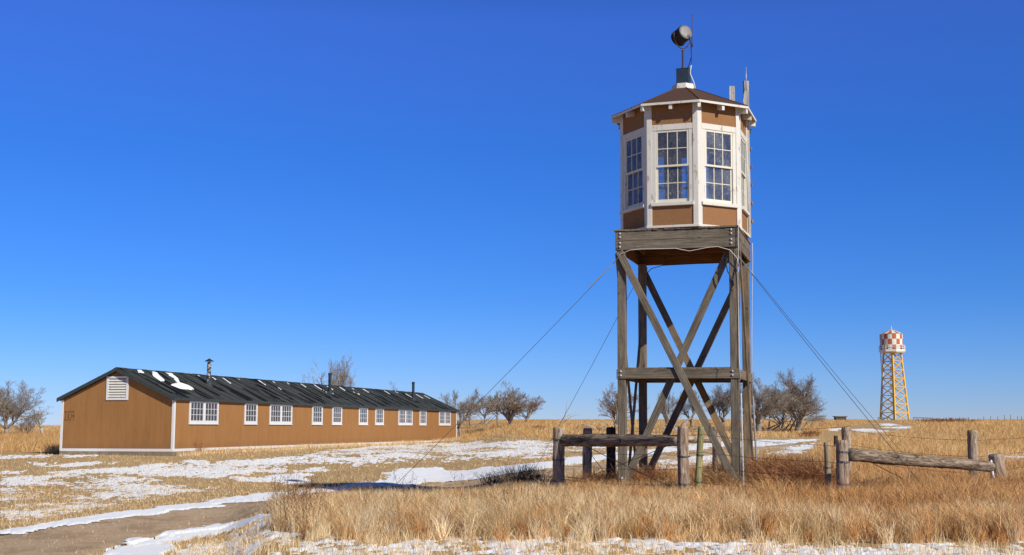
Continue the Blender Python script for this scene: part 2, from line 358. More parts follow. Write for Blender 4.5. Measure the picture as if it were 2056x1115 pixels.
# survey of the gravel road (near and far edge), turned into ground points
TOP = [(-300, 1105), (0, 1075), (100, 1053), (210, 1036), (330, 1020), (480, 1006), (600, 994), (720, 984), (900, 968), (1100, 944), (1250, 926), (1400, 910), (1560, 895), (1640, 888)]
BOT = [(-300, 1230), (0, 1165), (100, 1140), (210, 1108), (330, 1078), (480, 1048), (600, 1024), (720, 1006), (900, 985), (1100, 958), (1250, 936), (1400, 918), (1560, 900), (1640, 891)]
T_ = [G(*p) if p[1] < 1400 else (lambda d: (d[0]*-EYE/d[2], d[1]*-EYE/d[2]))(ray(*p)) for p in TOP]
B_ = [G(*p) if p[1] < 1400 else (lambda d: (d[0]*-EYE/d[2], d[1]*-EYE/d[2]))(ray(*p)) for p in BOT]
ROAD = T_+B_[::-1]
rv, rf = [], []
na = 14
tt = np.linspace(0, len(T_)-1, 160)
for i, t in enumerate(tt):
    tx, ty = np.interp(t, range(len(T_)), [p[0] for p in T_]), np.interp(t, range(len(T_)), [p[1] for p in T_])
    bx, by = np.interp(t, range(len(B_)), [p[0] for p in B_]), np.interp(t, range(len(B_)), [p[1] for p in B_])
    for k in range(na+1):
        q = k/na; x, y = tx*(1-q)+bx*q, ty*(1-q)+by*q
        e = min(q, 1-q)*na
        jx = (float(fbm(x*1.1, y*1.1, 5, 4))-.5)*.9*max(0, 1-e/3)
        rv.append((x+jx, y+jx, float(zg(x+jx, y+jx))+(.004 if e < .5 else .014+.02*float(vnoise(x*1.2, y*1.2, 77)))))
for i in range(len(tt)-1):
    for k in range(na):
        a = i*(na+1)+k; rf.append((a, a+1, a+na+2, a+na+1))
n = NT('gravel'); a1 = n.noise(n.coord((1, 1, 1), False), 9, 9, .9); a2 = n.noise(n.coord((1, .5, 1), False), .9, 7, .7)
v_ = n.n('TexVoronoi'); v_.inputs['Scale'].default_value = 26; n.l(n.coord((1, 1, 1), False), v_.inputs[0])
c1 = n.ramp(a1, [(.28, (.30, .20, .12)), (.5, (.58, .415, .265)), (.7, (.84, .67, .48))])
c1 = n.mix(n.ramp(a2, [(.47, (0,)*3), (.60, (.8,)*3)]), c1, (.40, .265, .155))
n.bump(n.mix(.3, a1, v_.outputs[0]), 1.0, .05); M['gravel'] = n.base(c1, .95, .1)
mb = MB(); mb.add(rv, rf); ro = mb.build('gravel_road', M['gravel'], smooth=True); tag(ro, kind='structure')

# ------------------------------------------------------------------ snow: a thin real sheet lying in patches
ZA = lambda L: [(x/2.973, 740+y/2.973) for x, y in L]
ZB = lambda L: [(480+x/3.0235, 840+y/3.0235) for x, y in L]
SN = [  # (coverage, outline)
 (.9, [(-60, 914), (95, 914), (80, 919), (0, 925), (-60, 926)]),
 (.8, [(118, 912), (200, 912), (195, 918), (120, 919)]),
 (.85, ZA([(110, 570), (600, 558), (545, 580), (150, 582)])),
 (.8, ZA([(620, 563), (720, 563), (715, 570), (625, 570)])),
 (.88, ZA([(250, 620), (500, 605), (800, 588), (900, 573), (1200, 550), (1700, 536), (1700, 600), (1400, 632), (1300, 650), (1000, 650), (800, 630), (300, 630)])),
 (.72, [(530, 922), (600, 916), (680, 903), (780, 894), (920, 889), (1120, 886), (1250, 886), (1250, 904), (1110, 908), (1060, 906), (1010, 925), (900, 927), (800, 930), (700, 932), (560, 934), (530, 940)]),
 (.55, [(640, 918), (800, 900), (1000, 905), (1110, 900), (1110, 920), (900, 925), (700, 936)]),
 (.85, ZA([(0, 612), (130, 612), (130, 624), (0, 628)])),
 (.62, ZA([(0, 645), (350, 640), (700, 640), (980, 665), (960, 680), (740, 690), (480, 740), (420, 700), (0, 735)])),
 (.85, ZA([(500, 655), (980, 665), (900, 680), (740, 676), (500, 668)])),
 (.80, ZA([(330, 680), (640, 690), (900, 688), (1165, 700), (1180, 725), (1000, 760), (760, 800), (600, 770), (400, 720)])),
 (.42, ZA([(0, 740), (400, 740), (700, 790), (740, 820), (480, 850), (260, 890), (100, 910), (0, 920)])),
 (.8, ZA([(0, 790), (160, 805), (200, 850), (250, 885), (60, 895), (0, 880)])),
 (.8, ZA([(240, 790), (560, 800), (700, 830), (560, 845), (300, 830)])),
 (.9, ZA([(1225, 712), (1330, 712), (1300, 722), (1230, 722)])),
 (.88, ZA([(1400, 650), (1700, 652), (1700, 685), (1560, 682), (1400, 664)])),
 (.97, ZB([(90, 372), (260, 350), (430, 332), (455, 345), (380, 395), (330, 405), (160, 388)])),
 (.96, ZB([(180, 320), (560, 290), (570, 300), (500, 318), (360, 330), (190, 332)])),
 (.9, ZB([(0, 327), (90, 330), (60, 342), (0, 340)])),
 # bright bank along the far road edge
 (1.2, ZA([(-200, 985), (0, 965), (150, 945), (330, 918), (560, 890), (680, 870), (850, 848), (950, 828), (1150, 810), (1400, 768), (1690, 742), (1690, 794), (1400, 810), (1250, 835), (1000, 850), (950, 880), (700, 905), (450, 945), (200, 975), (100, 998), (0, 990), (-200, 1010)])),
 (1.2, ZB([(-20, 482), (200, 455), (400, 440), (560, 425), (700, 402), (850, 380), (960, 310), (1200, 298), (1240, 322), (1400, 318), (1500, 300), (1700, 285), (1900, 262), (2056, 235), (2056, 270), (1900, 302), (1500, 365), (1300, 382), (1150, 386), (1080, 415), (900, 415), (700, 412), (560, 445), (300, 480), (150, 510), (0, 515)])),
 (1.1, [(1110, 926), (1240, 910), (1330, 902), (1420, 896), (1420, 902), (1330, 910), (1240, 922), (1110, 938)]),
 (.95, [(1330, 896), (1430, 889), (1500, 886), (1640, 882), (1640, 886), (1540, 893), (1440, 897), (1340, 902)]),
 (.75, [(1250, 925), (1350, 915), (1450, 911), (1450, 921), (1350, 931), (1250, 938)]),
 (.6, [(1240, 938), (1440, 922), (1440, 938), (1300, 945), (1240, 950)]),
 (.95, [(1487, 893), (1530, 889), (1610, 886), (1600, 891), (1540, 897), (1487, 899)]),
 (.8, [(1540, 908), (1580, 900), (1640, 888), (1645, 898), (1600, 911), (1545, 916)]),
 (1.0, [(1655, 862), (1690, 859), (1692, 862), (1660, 865)]),
 (1.0, [(1700, 863), (1745, 861), (1775, 865), (1765, 872), (1735, 868)]),
 (1.0, [(1765, 851), (1790, 851), (1797, 856), (1775, 855)]),
 (.6, [(1780, 858), (1830, 856), (1820, 866), (1790, 868)]),
 (.35, [(1830, 900), (1920, 896), (1930, 912), (1830, 915)]),
 (.6, [(1955, 912), (2056, 912), (2056, 932), (1960, 930)]),
 # second bank, near side of the road
 (1.2, ZA([(350, 1250), (430, 1160), (530, 1115), (620, 1085), (800, 1040), (960, 990), (1200, 960), (1400, 925), (1620, 880), (1700, 872), (1700, 935), (1620, 950), (1500, 950), (1300, 985), (1150, 1030), (1000, 1075), (900, 1115), (800, 1250)])),
 (.9, ZA([(860, 1240), (1000, 1092), (1160, 1062), (1300, 1010), (1600, 955), (1700, 985), (1700, 1240)])),
 (.8, ZB([(-60, 690), (150, 665), (180, 760), (160, 900), (-60, 900)])),
 (.8, ZB([(180, 715), (560, 695), (690, 745), (900, 780), (880, 900), (180, 900)])),
 (.82, ZB([(880, 790), (1150, 745), (1500, 715), (1600, 760), (2100, 690), (2100, 900), (880, 900)])),
 (.95, [(1145, 1078), (1280, 1076), (1357, 1086), (1357, 1150), (1150, 1150)]),
 (.6, [(1357, 1088), (1470, 1095), (1470, 1150), (1357, 1150)]),
 (.88, [(1465, 1096), (1560, 1090), (1690, 1088), (1840, 1097), (1840, 1150), (1465, 1150)]),
 (.88, [(1840, 1098), (1930, 1092), (2080, 1080), (2080, 1150), (1840, 1150)]),
 (.4, [(1530, 1018), (1655, 1020), (1650, 1038), (1530, 1034)]),
 (.35, [(1200, 1008), (1420, 1000), (1560, 1008), (1540, 1040), (1200, 1035)]),
]
SNW = []
for wgt, P in SN:
    if wgt < .97: wgt *= .64 if P[0][1] < 1010 else .60
    W = []; PD = []
    for i, p in enumerate(P):
        q = P[(i+1) % len(P)]; m = max(1, int(abs(q[0]-p[0])/25)); PD += [(p[0]+(q[0]-p[0])*k/m, p[1]+(q[1]-p[1])*k/m) for k in range(m)]
    for p in PD:
        if p[1] > 1400: d = ray(*p); k = -EYE/d[2]; W.append((d[0]*k, d[1]*k))
        else: W.append(G(*p))
    SNW.append((wgt, W))
Yr = 12.2*np.exp(np.linspace(0, math.log(260/12.2), 760)); tr_ = np.linspace(-.50, .50, 1150)
TT, Y2 = np.meshgrid(tr_, Yr); X2 = TT*Y2
def warp(X, Y, k=1.0):
    s = .25+.006*Y
    k2 = (.05+.0015*Y)*k
    X, Y = X+(fbm(X*7, Y*4, 23, 3)-.5)*4*k2, Y+(fbm(X*6, Y*3.5, 24, 3)-.5)*7*k2
    return X+(fbm(X*1.1, Y*1.1, 21, 4)-.5)*1.9*s*k, Y+(fbm(X*.8, Y*.8, 31, 5)-.5)*3.8*s*k
def coverage(X, Y):
    wx, wy = warp(X, Y); Wt = np.zeros(X.shape)
    for wgt, P in SNW:
        P_ = np.array(P); m = (wx > P_[:, 0].min()) & (wx < P_[:, 0].max()) & (wy > P_[:, 1].min()) & (wy < P_[:, 1].max())
        if m.any():
            idx = np.nonzero(m); ins = inpoly(wx[idx], wy[idx], P); cur = Wt[idx]; cur[ins] = np.maximum(cur[ins], wgt); Wt[idx] = cur
    return Wt
Wt = coverage(X2, Y2)
Wb = Wt.copy()
for ax in (0, 1):
    for _ in range(2): Wb = (np.roll(Wb, 1, ax)+np.roll(Wb, -1, ax)+Wb*2)/4
ns = .75*(fbm(X2*.9, Y2*.45, 41, 4)-.5)/.11+.95*(fbm(X2*8, Y2*4, 51, 3)-.5)/.14
ns = ns/ns.std()*.30+.5
hgt = np.where(Wb > .02, (Wb-ns), -1)
inroad = inpoly(X2, Y2, ROAD)
hgt = np.where(inroad & (Wt < 1.05), -1, hgt)
Z2 = zg(X2, Y2)+.004+np.where(inroad, .034, 0)+np.clip(hgt, -.02, .5)*.055+.02*(fbm(X2*2.2, Y2*2.2, 61, 3)-.5)*np.clip(hgt*4, 0, 1)
keep = hgt > 0
qk = keep[:-1, :-1] | keep[1:, :-1] | keep[:-1, 1:] | keep[1:, 1:]
nc = X2.shape[1]; I = (np.arange(X2.shape[0]-1)[:, None]*nc+np.arange(nc-1)[None, :])[qk]
Q = np.stack([I, I+1, I+nc+1, I+nc], 1); uq, inv = np.unique(Q, return_inverse=True); inv = inv.reshape(-1)
V = np.stack([X2.ravel(), Y2.ravel(), Z2.ravel()], 1)[uq]
n = NT('old_snow'); a1 = n.noise(n.coord((1, 1, 1), False), 30, 5, .7); a2 = n.noise(n.coord((1, 1, 1), False), 2.5, 5)
n.bump(n.mix(.5, a1, a2), .7, .035); M['snow'] = n.base(n.ramp(a1, [(.3, (.86, .87, .90)), (.7, (.96, .965, .98))]), .7, .25)
snow = np_mesh('snow_cover', V, np.arange(0, len(Q)*4, 4), inv, M['snow'], smooth=True)
tag(snow, 'thin bright white patches of old snow lying on the dry mown grass and road edges', 'snow', kind='stuff')

# ------------------------------------------------------------------ dry grass
def blades(name, X, Y, H, Wd, C, lean=.35, base_lift=0.0, bend=.5, label=None, cat='grass', dirbias=None):
    n_ = len(X); Z = zg(X, Y)+base_lift-.01
    th = rng.uniform(0, 2*np.pi, n_); L = lean*H*rng.uniform(.2, 1.2, n_)
    dx, dy = np.cos(th)*L, np.sin(th)*L
    if dirbias is not None: dx = dx+dirbias[0]*H; dy = dy+dirbias[1]*H
    wa = rng.normal(0, .5, n_)
    px, py = np.cos(wa)*Wd/2, np.sin(wa)*Wd/2
    b = np.stack([X, Y, Z], 1); p = np.stack([px, py, 0*px], 1)
    cu = rng.uniform(.1, .9, n_); jx, jy = rng.normal(0, .08, n_)*H, rng.normal(0, .08, n_)*H
    m = b+np.stack([dx*cu*.6+jx, dy*cu*.6+jy, H*rng.uniform(.45, .65, n_)], 1); t = b+np.stack([dx, dy, H*(1-.35*np.clip(L/np.maximum(H, .01)-.4, 0, 1))], 1)
    V = np.stack([b-p, b+p, m+p*.8, m-p*.8, t], 1).reshape(-1, 3)
    k = np.arange(n_)[:, None]*5
    loops = (k+np.array([0, 1, 2, 3, 3, 2, 4])[None]).ravel()
    st = (np.arange(n_)[:, None]*7+np.array([0, 4])[None]).ravel()
    Cc = np.repeat(C, 5, 0)
    o = np_mesh(name, V, st, loops, M['blade'], Cc); tag(o, label, cat, kind='stuff'); return o
def colmix(n_, pal, wts, X, Y, s, var=.18):
    q = .5*fbm(X*.35, Y*.25, s, 3)+.5*rng.random(n_); q = (q-q.min())/(q.max()-q.min())
    q = np.argsort(np.argsort(q))/n_; cw = np.cumsum(wts)/np.sum(wts)
    i = np.searchsorted(cw, np.clip(q+rng.normal(0, .15, n_), 0, .999)); pal = np.array(pal)
    return pal[np.clip(i, 0, len(pal)-1)]*(1+rng.normal(0, var, n_))[:, None].clip(.5, 1.6)
def scatter(N, polys, t0, t1, y0, y1, pw=1.0, clump=.0, cs=(1.5, 1.5), seed=5):
    """points inside world polygons; equal numbers per solid angle, so thinner with distance"""
    t = rng.uniform(t0, t1, N); q = rng.random(N)
    Y = (y0**(-pw)+(y1**(-pw)-y0**(-pw))*q)**(-1/pw) if pw > 0 else y0*np.exp(q*math.log(y1/y0))
    X = t*Y; m = np.zeros(N, bool); wx, wy = warp(X, Y, .8)
    for P in polys: m |= inpoly(wx, wy, P)
    if clump: m &= rng.random(N) < np.clip(1-clump+clump*3*(fbm(X*cs[0], Y*cs[1], seed, 3)-.35), 0, 1)
    m &= ~inpoly(X, Y, ROAD) | (rng.random(N) < .05)
    return X[m], Y[m]
def GP(L): return [G(*p) if p[1] < 1400 else (lambda d: (d[0]*-EYE/d[2], d[1]*-EYE/d[2]))(ray(*p)) for p in L]
GOLD = [(.74, .555, .30), (.90, .72, .45), (.55, .37, .175), (.80, .62, .38)]
RUST = [(.54, .27, .10), (.66, .37, .155), (.42, .20, .075), (.74, .48, .23)]
# tall golden bunch grass
TALL = GP([(545, 1062), (548, 1030), (590, 1006), (660, 1000), (900, 1000), (950, 975), (1100, 985), (1110, 992), (1250, 996), (1330, 1004), (1420, 1010), (1480, 1020), (1600, 1025), (1720, 1035), (1900, 1020), (2120, 1000), (2120, 1088), (1800, 1082), (1600, 1076), (1450, 1086), (1330, 1072), (1200, 1064), (1000, 1070), (850, 1068), (700, 1072), (600, 1075)])
X, Y = scatter(250000, [TALL], -.22, .46, 15, 33, 1.0, .9, (1.4, 1.1))
H = (.10+.56*fbm(X*.7, Y*.6, 71, 4))*np.where(Y > 27, .8, 1)*rng.uniform(.6, 1.15, len(X))
H = H*(1-.25*np.clip((18.5-Y)/3, 0, 1))
C_ = colmix(len(X), GOLD+RUST[:2], [5, 4, 4, 4, 1.5, 2.5], X, Y, 81, .42); Cr = colmix(len(X), RUST+GOLD[:2], [4, 4, 2, 4, 2, 1.5], X, Y, 88, .42)
pr_ = np.clip((X-1.0)/7, 0, 1)*np.clip((Y-16.5)/3, .15, 1)*.9+.5*np.clip((fbm(X*.6, Y*.5, 89, 3)-.5)*5, 0, 1); rr_ = rng.random(len(X)) < pr_; C_[rr_] = Cr[rr_]
blades('tall_grass', X, Y, H, rng.uniform(.004, .009, len(X)), C_, .85, label='tall golden dry bunch grass standing in the foreground below the fence', dirbias=(-.08, .02))
# separate bunches: every bunch has its own height, colour and lean
BUN = GP([(545, 1062), (548, 1030), (590, 1006), (660, 1002), (900, 1002), (960, 985), (1100, 990), (1300, 1008), (1500, 1015), (1700, 1030), (2120, 1010), (2120, 1096), (1600, 1098), (1330, 1088), (1000, 1092), (700, 1086), (600, 1084)])
bx_, by_ = scatter(3600, [BUN], -.22, .46, 14.5, 33, 1.0, .3); nb_ = len(bx_); per = 60
bh = rng.uniform(.20, .56, nb_)*np.where(by_ > 26, .75, 1)*np.clip((by_-13.6)/4, .3, 1); kp = rng.random(nb_) < np.clip((by_-14.5)/4.5, .12, 1); bx_, by_, bh = bx_[kp], by_[kp], bh[kp]; nb_ = len(bx_); ang = rng.uniform(0, 2*np.pi, nb_*per); rad_ = np.abs(rng.normal(0, .055, nb_*per))
X = np.repeat(bx_, per)+np.cos(ang)*rad_; Y = np.repeat(by_, per)+np.sin(ang)*rad_
bc = colmix(nb_, GOLD+RUST, [4, 4, 3, 4, 1.5, 2, 1.5, 2], bx_, by_, 95, .10)*.88; pr_ = rng.random(nb_) < np.clip((bx_-1)/8, 0, .6); bc[pr_] = colmix(nb_, RUST, [3, 3, 3, 3], bx_, by_, 96, .22)[pr_]
C_ = np.repeat(bc, per, 0)*(1+rng.normal(0, .25, nb_*per))[:, None].clip(.4, 1.7)
blades('bunch_grass', X, Y, np.repeat(bh, per)*rng.uniform(.45, 1.1, nb_*per), rng.uniform(.004, .008, nb_*per), C_, .75, label='separate taller bunches of straw and russet grass across the foreground', dirbias=(-.06, 0))
# tangled rust-coloured weeds around the tower and the fence
WEED = GP([(1130, 978), (1250, 962), (1330, 955), (1440, 950), (1500, 942), (1560, 930), (1640, 920), (1700, 915), (2120, 905), (2120, 1045), (1900, 1052), (1700, 1050), (1500, 1040), (1300, 1030), (1150, 1005)])
X, Y = scatter(240000, [WEED], -.02, .46, 21, 48, 1.0, .5, (.9, .9), 15)
H = rng.uniform(.12, .55, len(X))*(.25+1.4*fbm(X*.6, Y*.6, 72, 4))*np.where((X/Y < .2) & (Y < 36), .62, 1.05)
blades('rust_weeds', X, Y, H, rng.uniform(.004, .009, len(X)), colmix(len(X), RUST+GOLD[2:3], [4, 4, 3, 3, 3], X, Y, 82, .4), 1.2, rng.uniform(0, .12, len(X)), .2, label='tangled rust-brown dry weeds growing round the tower legs and fence', cat='weeds')
# short thin grass at the bottom edge and between snow patches
LOW = GP([(545, 1055), (700, 1060), (1000, 1060), (1200, 1058), (1500, 1070), (2120, 1075), (2120, 1180), (300, 1180), (400, 1110), (480, 1085)])
X, Y = scatter(75000, [LOW], -.3, .46, 12.5, 22, 1.0, .75, (1.3, 1.3), 25)
m = rng.random(len(X)) < np.where(coverage(X, Y) > .3, .38, 1); X, Y = X[m], Y[m]
H = rng.uniform(.06, .24, len(X))
blades('low_foreground_grass', X, Y, H, rng.uniform(.004, .009, len(X)), colmix(len(X), GOLD+RUST[:2], [4, 3, 4, 3, 1.5, 1], X, Y, 83), .7, label='short thin straw-coloured grass poking through the snow in the front', dirbias=(-.05, 0))
# mown yard: stubble
YARD = [(-40, 12), (-40, 62), (-20, 62), (-16, 58), (-4.5, 102), (0, 104), (14, 88), (16, 60), (8, 45), (-2, 34), (-4.5, 24), (-3, 12)]
X, Y = scatter(330000, [YARD], -.46, .22, 14, 100, .75, .35, (.8, .8), 35)
wt = coverage(X, Y); m = (wt < 1.0) & (rng.random(len(X)) < np.where(wt > .85, .25, np.where(wt > .3, .6, .8))); X, Y = X[m], Y[m]
H = rng.uniform(.02, .09, len(X))*(1+.008*Y)
blades('yard_stubble', X, Y, H, rng.uniform(.005, .009, len(X))*(1+.022*Y), colmix(len(X), [(.68, .50, .27), (.52, .34, .16), (.80, .64, .39), (.42, .25, .11)], [4, 3, 3, 1.5], X, Y, 84), .8, label='short mown straw grass between the barrack and the road', cat='grass')
# prairie behind: right of the barrack, behind the road, to the water tower
FARR = [G(*p) for p in [(917, 886), (1110, 884), (1330, 884), (1480, 881), (1500, 879)]]+[G(*p) for p in [(1640, 879), (1655, 866), (1700, 860), (1765, 852)]]+[(80, 300), (140, 300), (140, 25)]+[G(*p) for p in [(2056, 1000), (2056, 925), (1720, 920), (1640, 912), (1660, 890), (1700, 876), (1745, 872), (1800, 868), (1840, 862), (1830, 852), (1800, 849)]]
FARR = [G(*p) for p in [(917, 886), (1110, 884), (1330, 884), (1480, 881), (1640, 879), (1655, 866), (1700, 858), (1765, 849)]]+[(76, 268), (60, 300), (-14, 300), (-7, 130), (-4.5, 106)]
FARR2 = [G(*p) for p in [(2120, 1000), (2120, 915), (1720, 920), (1625, 915), (1650, 892), (1700, 876), (1745, 874), (1800, 868), (1840, 862), (1830, 851), (1800, 849)]]+[(86, 272), (110, 300), (160, 300)]
PALF = [(.60, .35, .14), (.70, .45, .20), (.46, .25, .09), (.78, .57, .30)]
X, Y = scatter(380000, [FARR, FARR2], -.06, .46, 28, 300, .55, .35, (.25, .12), 45)
H = rng.uniform(.10, .5, len(X))*(.3+1.3*fbm(X*.2, Y*.12, 73, 4))*np.clip(1.1-(Y-60)/350, .5, 1)
blades('prairie_grass', X, Y, H, rng.uniform(.006, .011, len(X))*(1+.014*Y), colmix(len(X), PALF, [4, 3, 3, 2], X*.25, Y*.12, 85, .13), 1.0, label='orange-brown unmown prairie grass rising to the right-hand horizon', cat='grass')
FARL = [G(-60, 912), G(118, 906), (-23.5, 62), (-22, 75), (-10, 108), (-11, 300), (-160, 300), (-60, 60)]
X, Y = scatter(110000, [FARL], -.47, -.33, 50, 300, .55, .35, (.25, .12), 46)
H = rng.uniform(.35, .75, len(X))*(.6+.8*fbm(X*.12, Y*.08, 74, 3))
blades('prairie_grass', X, Y, H, rng.uniform(.006, .011, len(X))*(1+.014*Y), colmix(len(X), PALF, [4, 3, 3, 2], X*.25, Y*.12, 86, .13), .9, label='orange-brown unmown prairie grass left of the barrack', cat='grass')
# scattered dry forb stalks with seed heads
sk = MB(); rs_ = random.Random(12)
for i in range(420):
    u_, v_2 = rs_.choice(((rs_.uniform(545, 1120), rs_.uniform(985, 1060)), (rs_.uniform(1120, 2056), rs_.uniform(950, 1075)), (rs_.uniform(545, 640), rs_.uniform(1010, 1080)), (rs_.uniform(1440, 1700), rs_.uniform(945, 1010))))
    x, y = G(u_, v_2); z = float(zg(x, y)); h_ = rs_.uniform(.25, .75); dx_, dy_ = rs_.gauss(0, .16)*h_, rs_.gauss(0, .16)*h_
    p0, p1, p2 = Vector((x, y, z)), Vector((x+dx_*.4, y+dy_*.4, z+h_*.55)), Vector((x+dx_, y+dy_, z+h_)); sk.tube([p0, p1, p2], [.004, .003, .002], 3, cap=False)
    for j in range(rs_.randint(2, 6)):
        q_ = p1.lerp(p2, rs_.random()); e_ = q_+Vector((rs_.gauss(0, .06), rs_.gauss(0, .06), rs_.uniform(.02, .12))); sk.tube([q_, e_], .002, 3, cap=False); sk.tube([e_, e_+Vector((0, 0, .018))], [.010, .004], 4)
tag(sk.build('dry_forb_stalks', simple('dark_seed_heads', (.20, .11, .055), .9, 0, .4, 3)), 'thin brown weed stalks with small seed heads among the golden grass', 'weeds', kind='stuff')
# fringe of dry grass at the foot of the barrack wall
q = rng.random(9000); sx = rng.normal(.25, .3, 9000)
bt = .2546; lx = sx; ly = q**1.3*46
X = -16.289+math.cos(bt)*lx+math.sin(bt)*ly; Y = 59.755-math.sin(bt)*lx+math.cos(bt)*ly; m = lx > .03; X, Y = X[m], Y[m]
m = rng.random(len(X)) < np.clip(.15+1.4*(fbm(X*.3, Y*.3, 90, 2)-.3), 0, 1); X, Y = X[m], Y[m]
H = rng.uniform(.08, .35, len(X))
blades('wall_foot_grass', X, Y, H, rng.uniform(.01, .02, len(X)), colmix(len(X), GOLD+RUST[:1], [3, 3, 3, 3, 1], X, Y, 87), .45, label='dry grass fringe along the foot of the long barrack wall', cat='grass')

# ------------------------------------------------------------------ guard tower
TH, TILT = .2885, .008
tower = empty('guard_tower', (4.525, 32.22, 0)); tower.rotation_euler = Euler((0, 0, -TH)); 
tower.matrix_world = Matrix.Translation((4.525, 32.22, 0)) @ Matrix.Rotation(-TH, 4, 'Z') @ Matrix.Rotation(TILT, 4, 'Y')
tag(tower, 'tall timber guard tower with an octagonal brown and white cabin on crossed legs', 'guard tower')
W, WS, WI, PL = M['wood'], M['wood_side'], M['wood_in'], M['plank']
for sx in (-1, 1):
    for sy in (-1, 1):
        beam('post', (sx*1.412, sy*1.412, -.4), (sx*1.412, sy*1.412, 6.10), .205, .205, W if sy < 0 else WS, tower, up=(0, 1, 0), bevel=.012)
# lower deck
for s in (-1, 1):
    beam('lower_beam', (-1.535, s*1.517, 2.925), (1.535, s*1.517, 2.925), .055, .235, W, tower)
    beam('lower_beam', (s*1.517, -1.486, 2.915), (s*1.517, 1.486, 2.915), .054, .225, WS, tower)
def planks(n_, x0, x1, y0, y1, z0, z1, cut=()):
    pl = MB(); pw = (x1-x0)/n_
    for i in range(n_):
        a = x0+i*pw+.006+random.uniform(-.002, .002); b = x0+(i+1)*pw-.006
        dy = random.uniform(-.012, .012); dz = random.uniform(-.003, .003)
        if i in cut:
            pl.box(a, b, y0+dy, y0+.12, z0+dz, z1+dz); pl.box(a, b, y0+.95, y1+dy, z0+dz, z1+dz)
        else: pl.box(a, b, y0+dy, y1+dy, z0+dz, z1+dz)
    return pl
# deck planks run front to back: the mesh is turned so its grain axis is X
def plank_obj(name, n_, x0, x1, y0, y1, z0, z1, mat, cut=()):
    pl = planks(n_, x0, x1, y0, y1, z0, z1, cut); m = Matrix.Rotation(math.pi/2, 4, 'Z'); mi = m.inverted()
    pl.v = [tuple(mi @ Vector(v)) for v in pl.v]; return pl.build(name, mat, tower, mat=m)
plank_obj('lower_deck', 16, -1.30, 1.30, -1.50, 1.50, 3.046, 3.088, PL)
for y in (-.75, 0, .75): beam('joist', (-1.49, y, 2.95), (1.49, y, 2.95), .045, .18, WI, tower)
# upper deck
for k, z in enumerate((6.19, 6.435)):
    beam('upper_beam', (-1.555, -1.53, z), (1.545, -1.53, z), .06, .24, W, tower)
    beam('upper_beam', (-1.555, 1.53, z), (1.545, 1.53, z), .06, .24, WI, tower)
    beam('upper_beam', (1.545-.03, -1.498, z), (1.545-.03, 1.498, z), .055, .238, W, tower)
    beam('upper_beam', (-1.525, -1.498, z), (-1.525, 1.498, z), .055, .238, WI, tower)
plank_obj('upper_deck', 22, -1.60, 1.57, -1.585, 1.57, 6.562, 6.604, PL)
for y in (1.30, -1.30): beam('joist', (-1.49, y, 6.44), (1.49, y, 6.44), .05, .23, WI, tower)
for x in (-1.30, 1.30): beam('joist', (x, -1.27, 6.43), (x, 1.27, 6.43), .05, .22, WI, tower)
beam('hatch', (-.20, -.95, 6.535), (.85, -.95, 6.535), .62, .045, M['dark'], tower)
# braces: one X on every side
def brace(p0, p1, thick_axis, mat, wdt=.185, th=.045): beam('brace', p0, p1, th, wdt, mat, tower, up=Vector(p1-p0 if False else Vector(p1)-Vector(p0)).cross(Vector(thick_axis)))
brace((-1.45, -1.575, 6.04), (1.52, -1.575, .05), (0, 1, 0), W)
brace((1.26, -1.29, 5.95), (-1.46, -1.29, .02), (0, 1, 0), W)
brace((-1.46, 1.55, 6.04), (1.40, 1.55, .05), (0, 1, 0), WI if False else WS)
brace((1.46, 1.28, 6.0), (-1.40, 1.28, .05), (0, 1, 0), WS)
brace((1.57, -1.42, 6.03), (1.57, 1.42, .1), (1, 0, 0), WS, .15)
brace((1.29, 1.42, 6.0), (1.29, -1.42, .1), (1, 0, 0), WS, .15)
brace((-1.57, -1.35, 6.03), (-1.57, 1.42, 2.4 if False else .1), (1, 0, 0), WS, .15)
brace((-1.29, 1.35, 6.0), (-1.29, -1.42, .1), (1, 0, 0), WS, .15)
# bolts
def bolt(x, y, z):
    mb = MB(); mb.lathe([(.034, 0), (.034, .006), (.028, .018), (.016, .027), (.004, .031)], 10)
    mb.build('bolt', M['bolt'], tower, mat=Matrix.Translation((x, y, z)) @ Matrix.Rotation(math.pi/2, 4, 'X'), smooth=True)
for x in (-1.44, 1.375):
    for z in (6.50, 6.405, 6.255, 6.155): bolt(x, -1.56, z)
for x in (-1.43, 1.36):
    for z in (2.985, 2.885): bolt(x, -1.545, z)
bolt(-1.412, -1.515, .33); bolt(1.412, -1.515, .33)
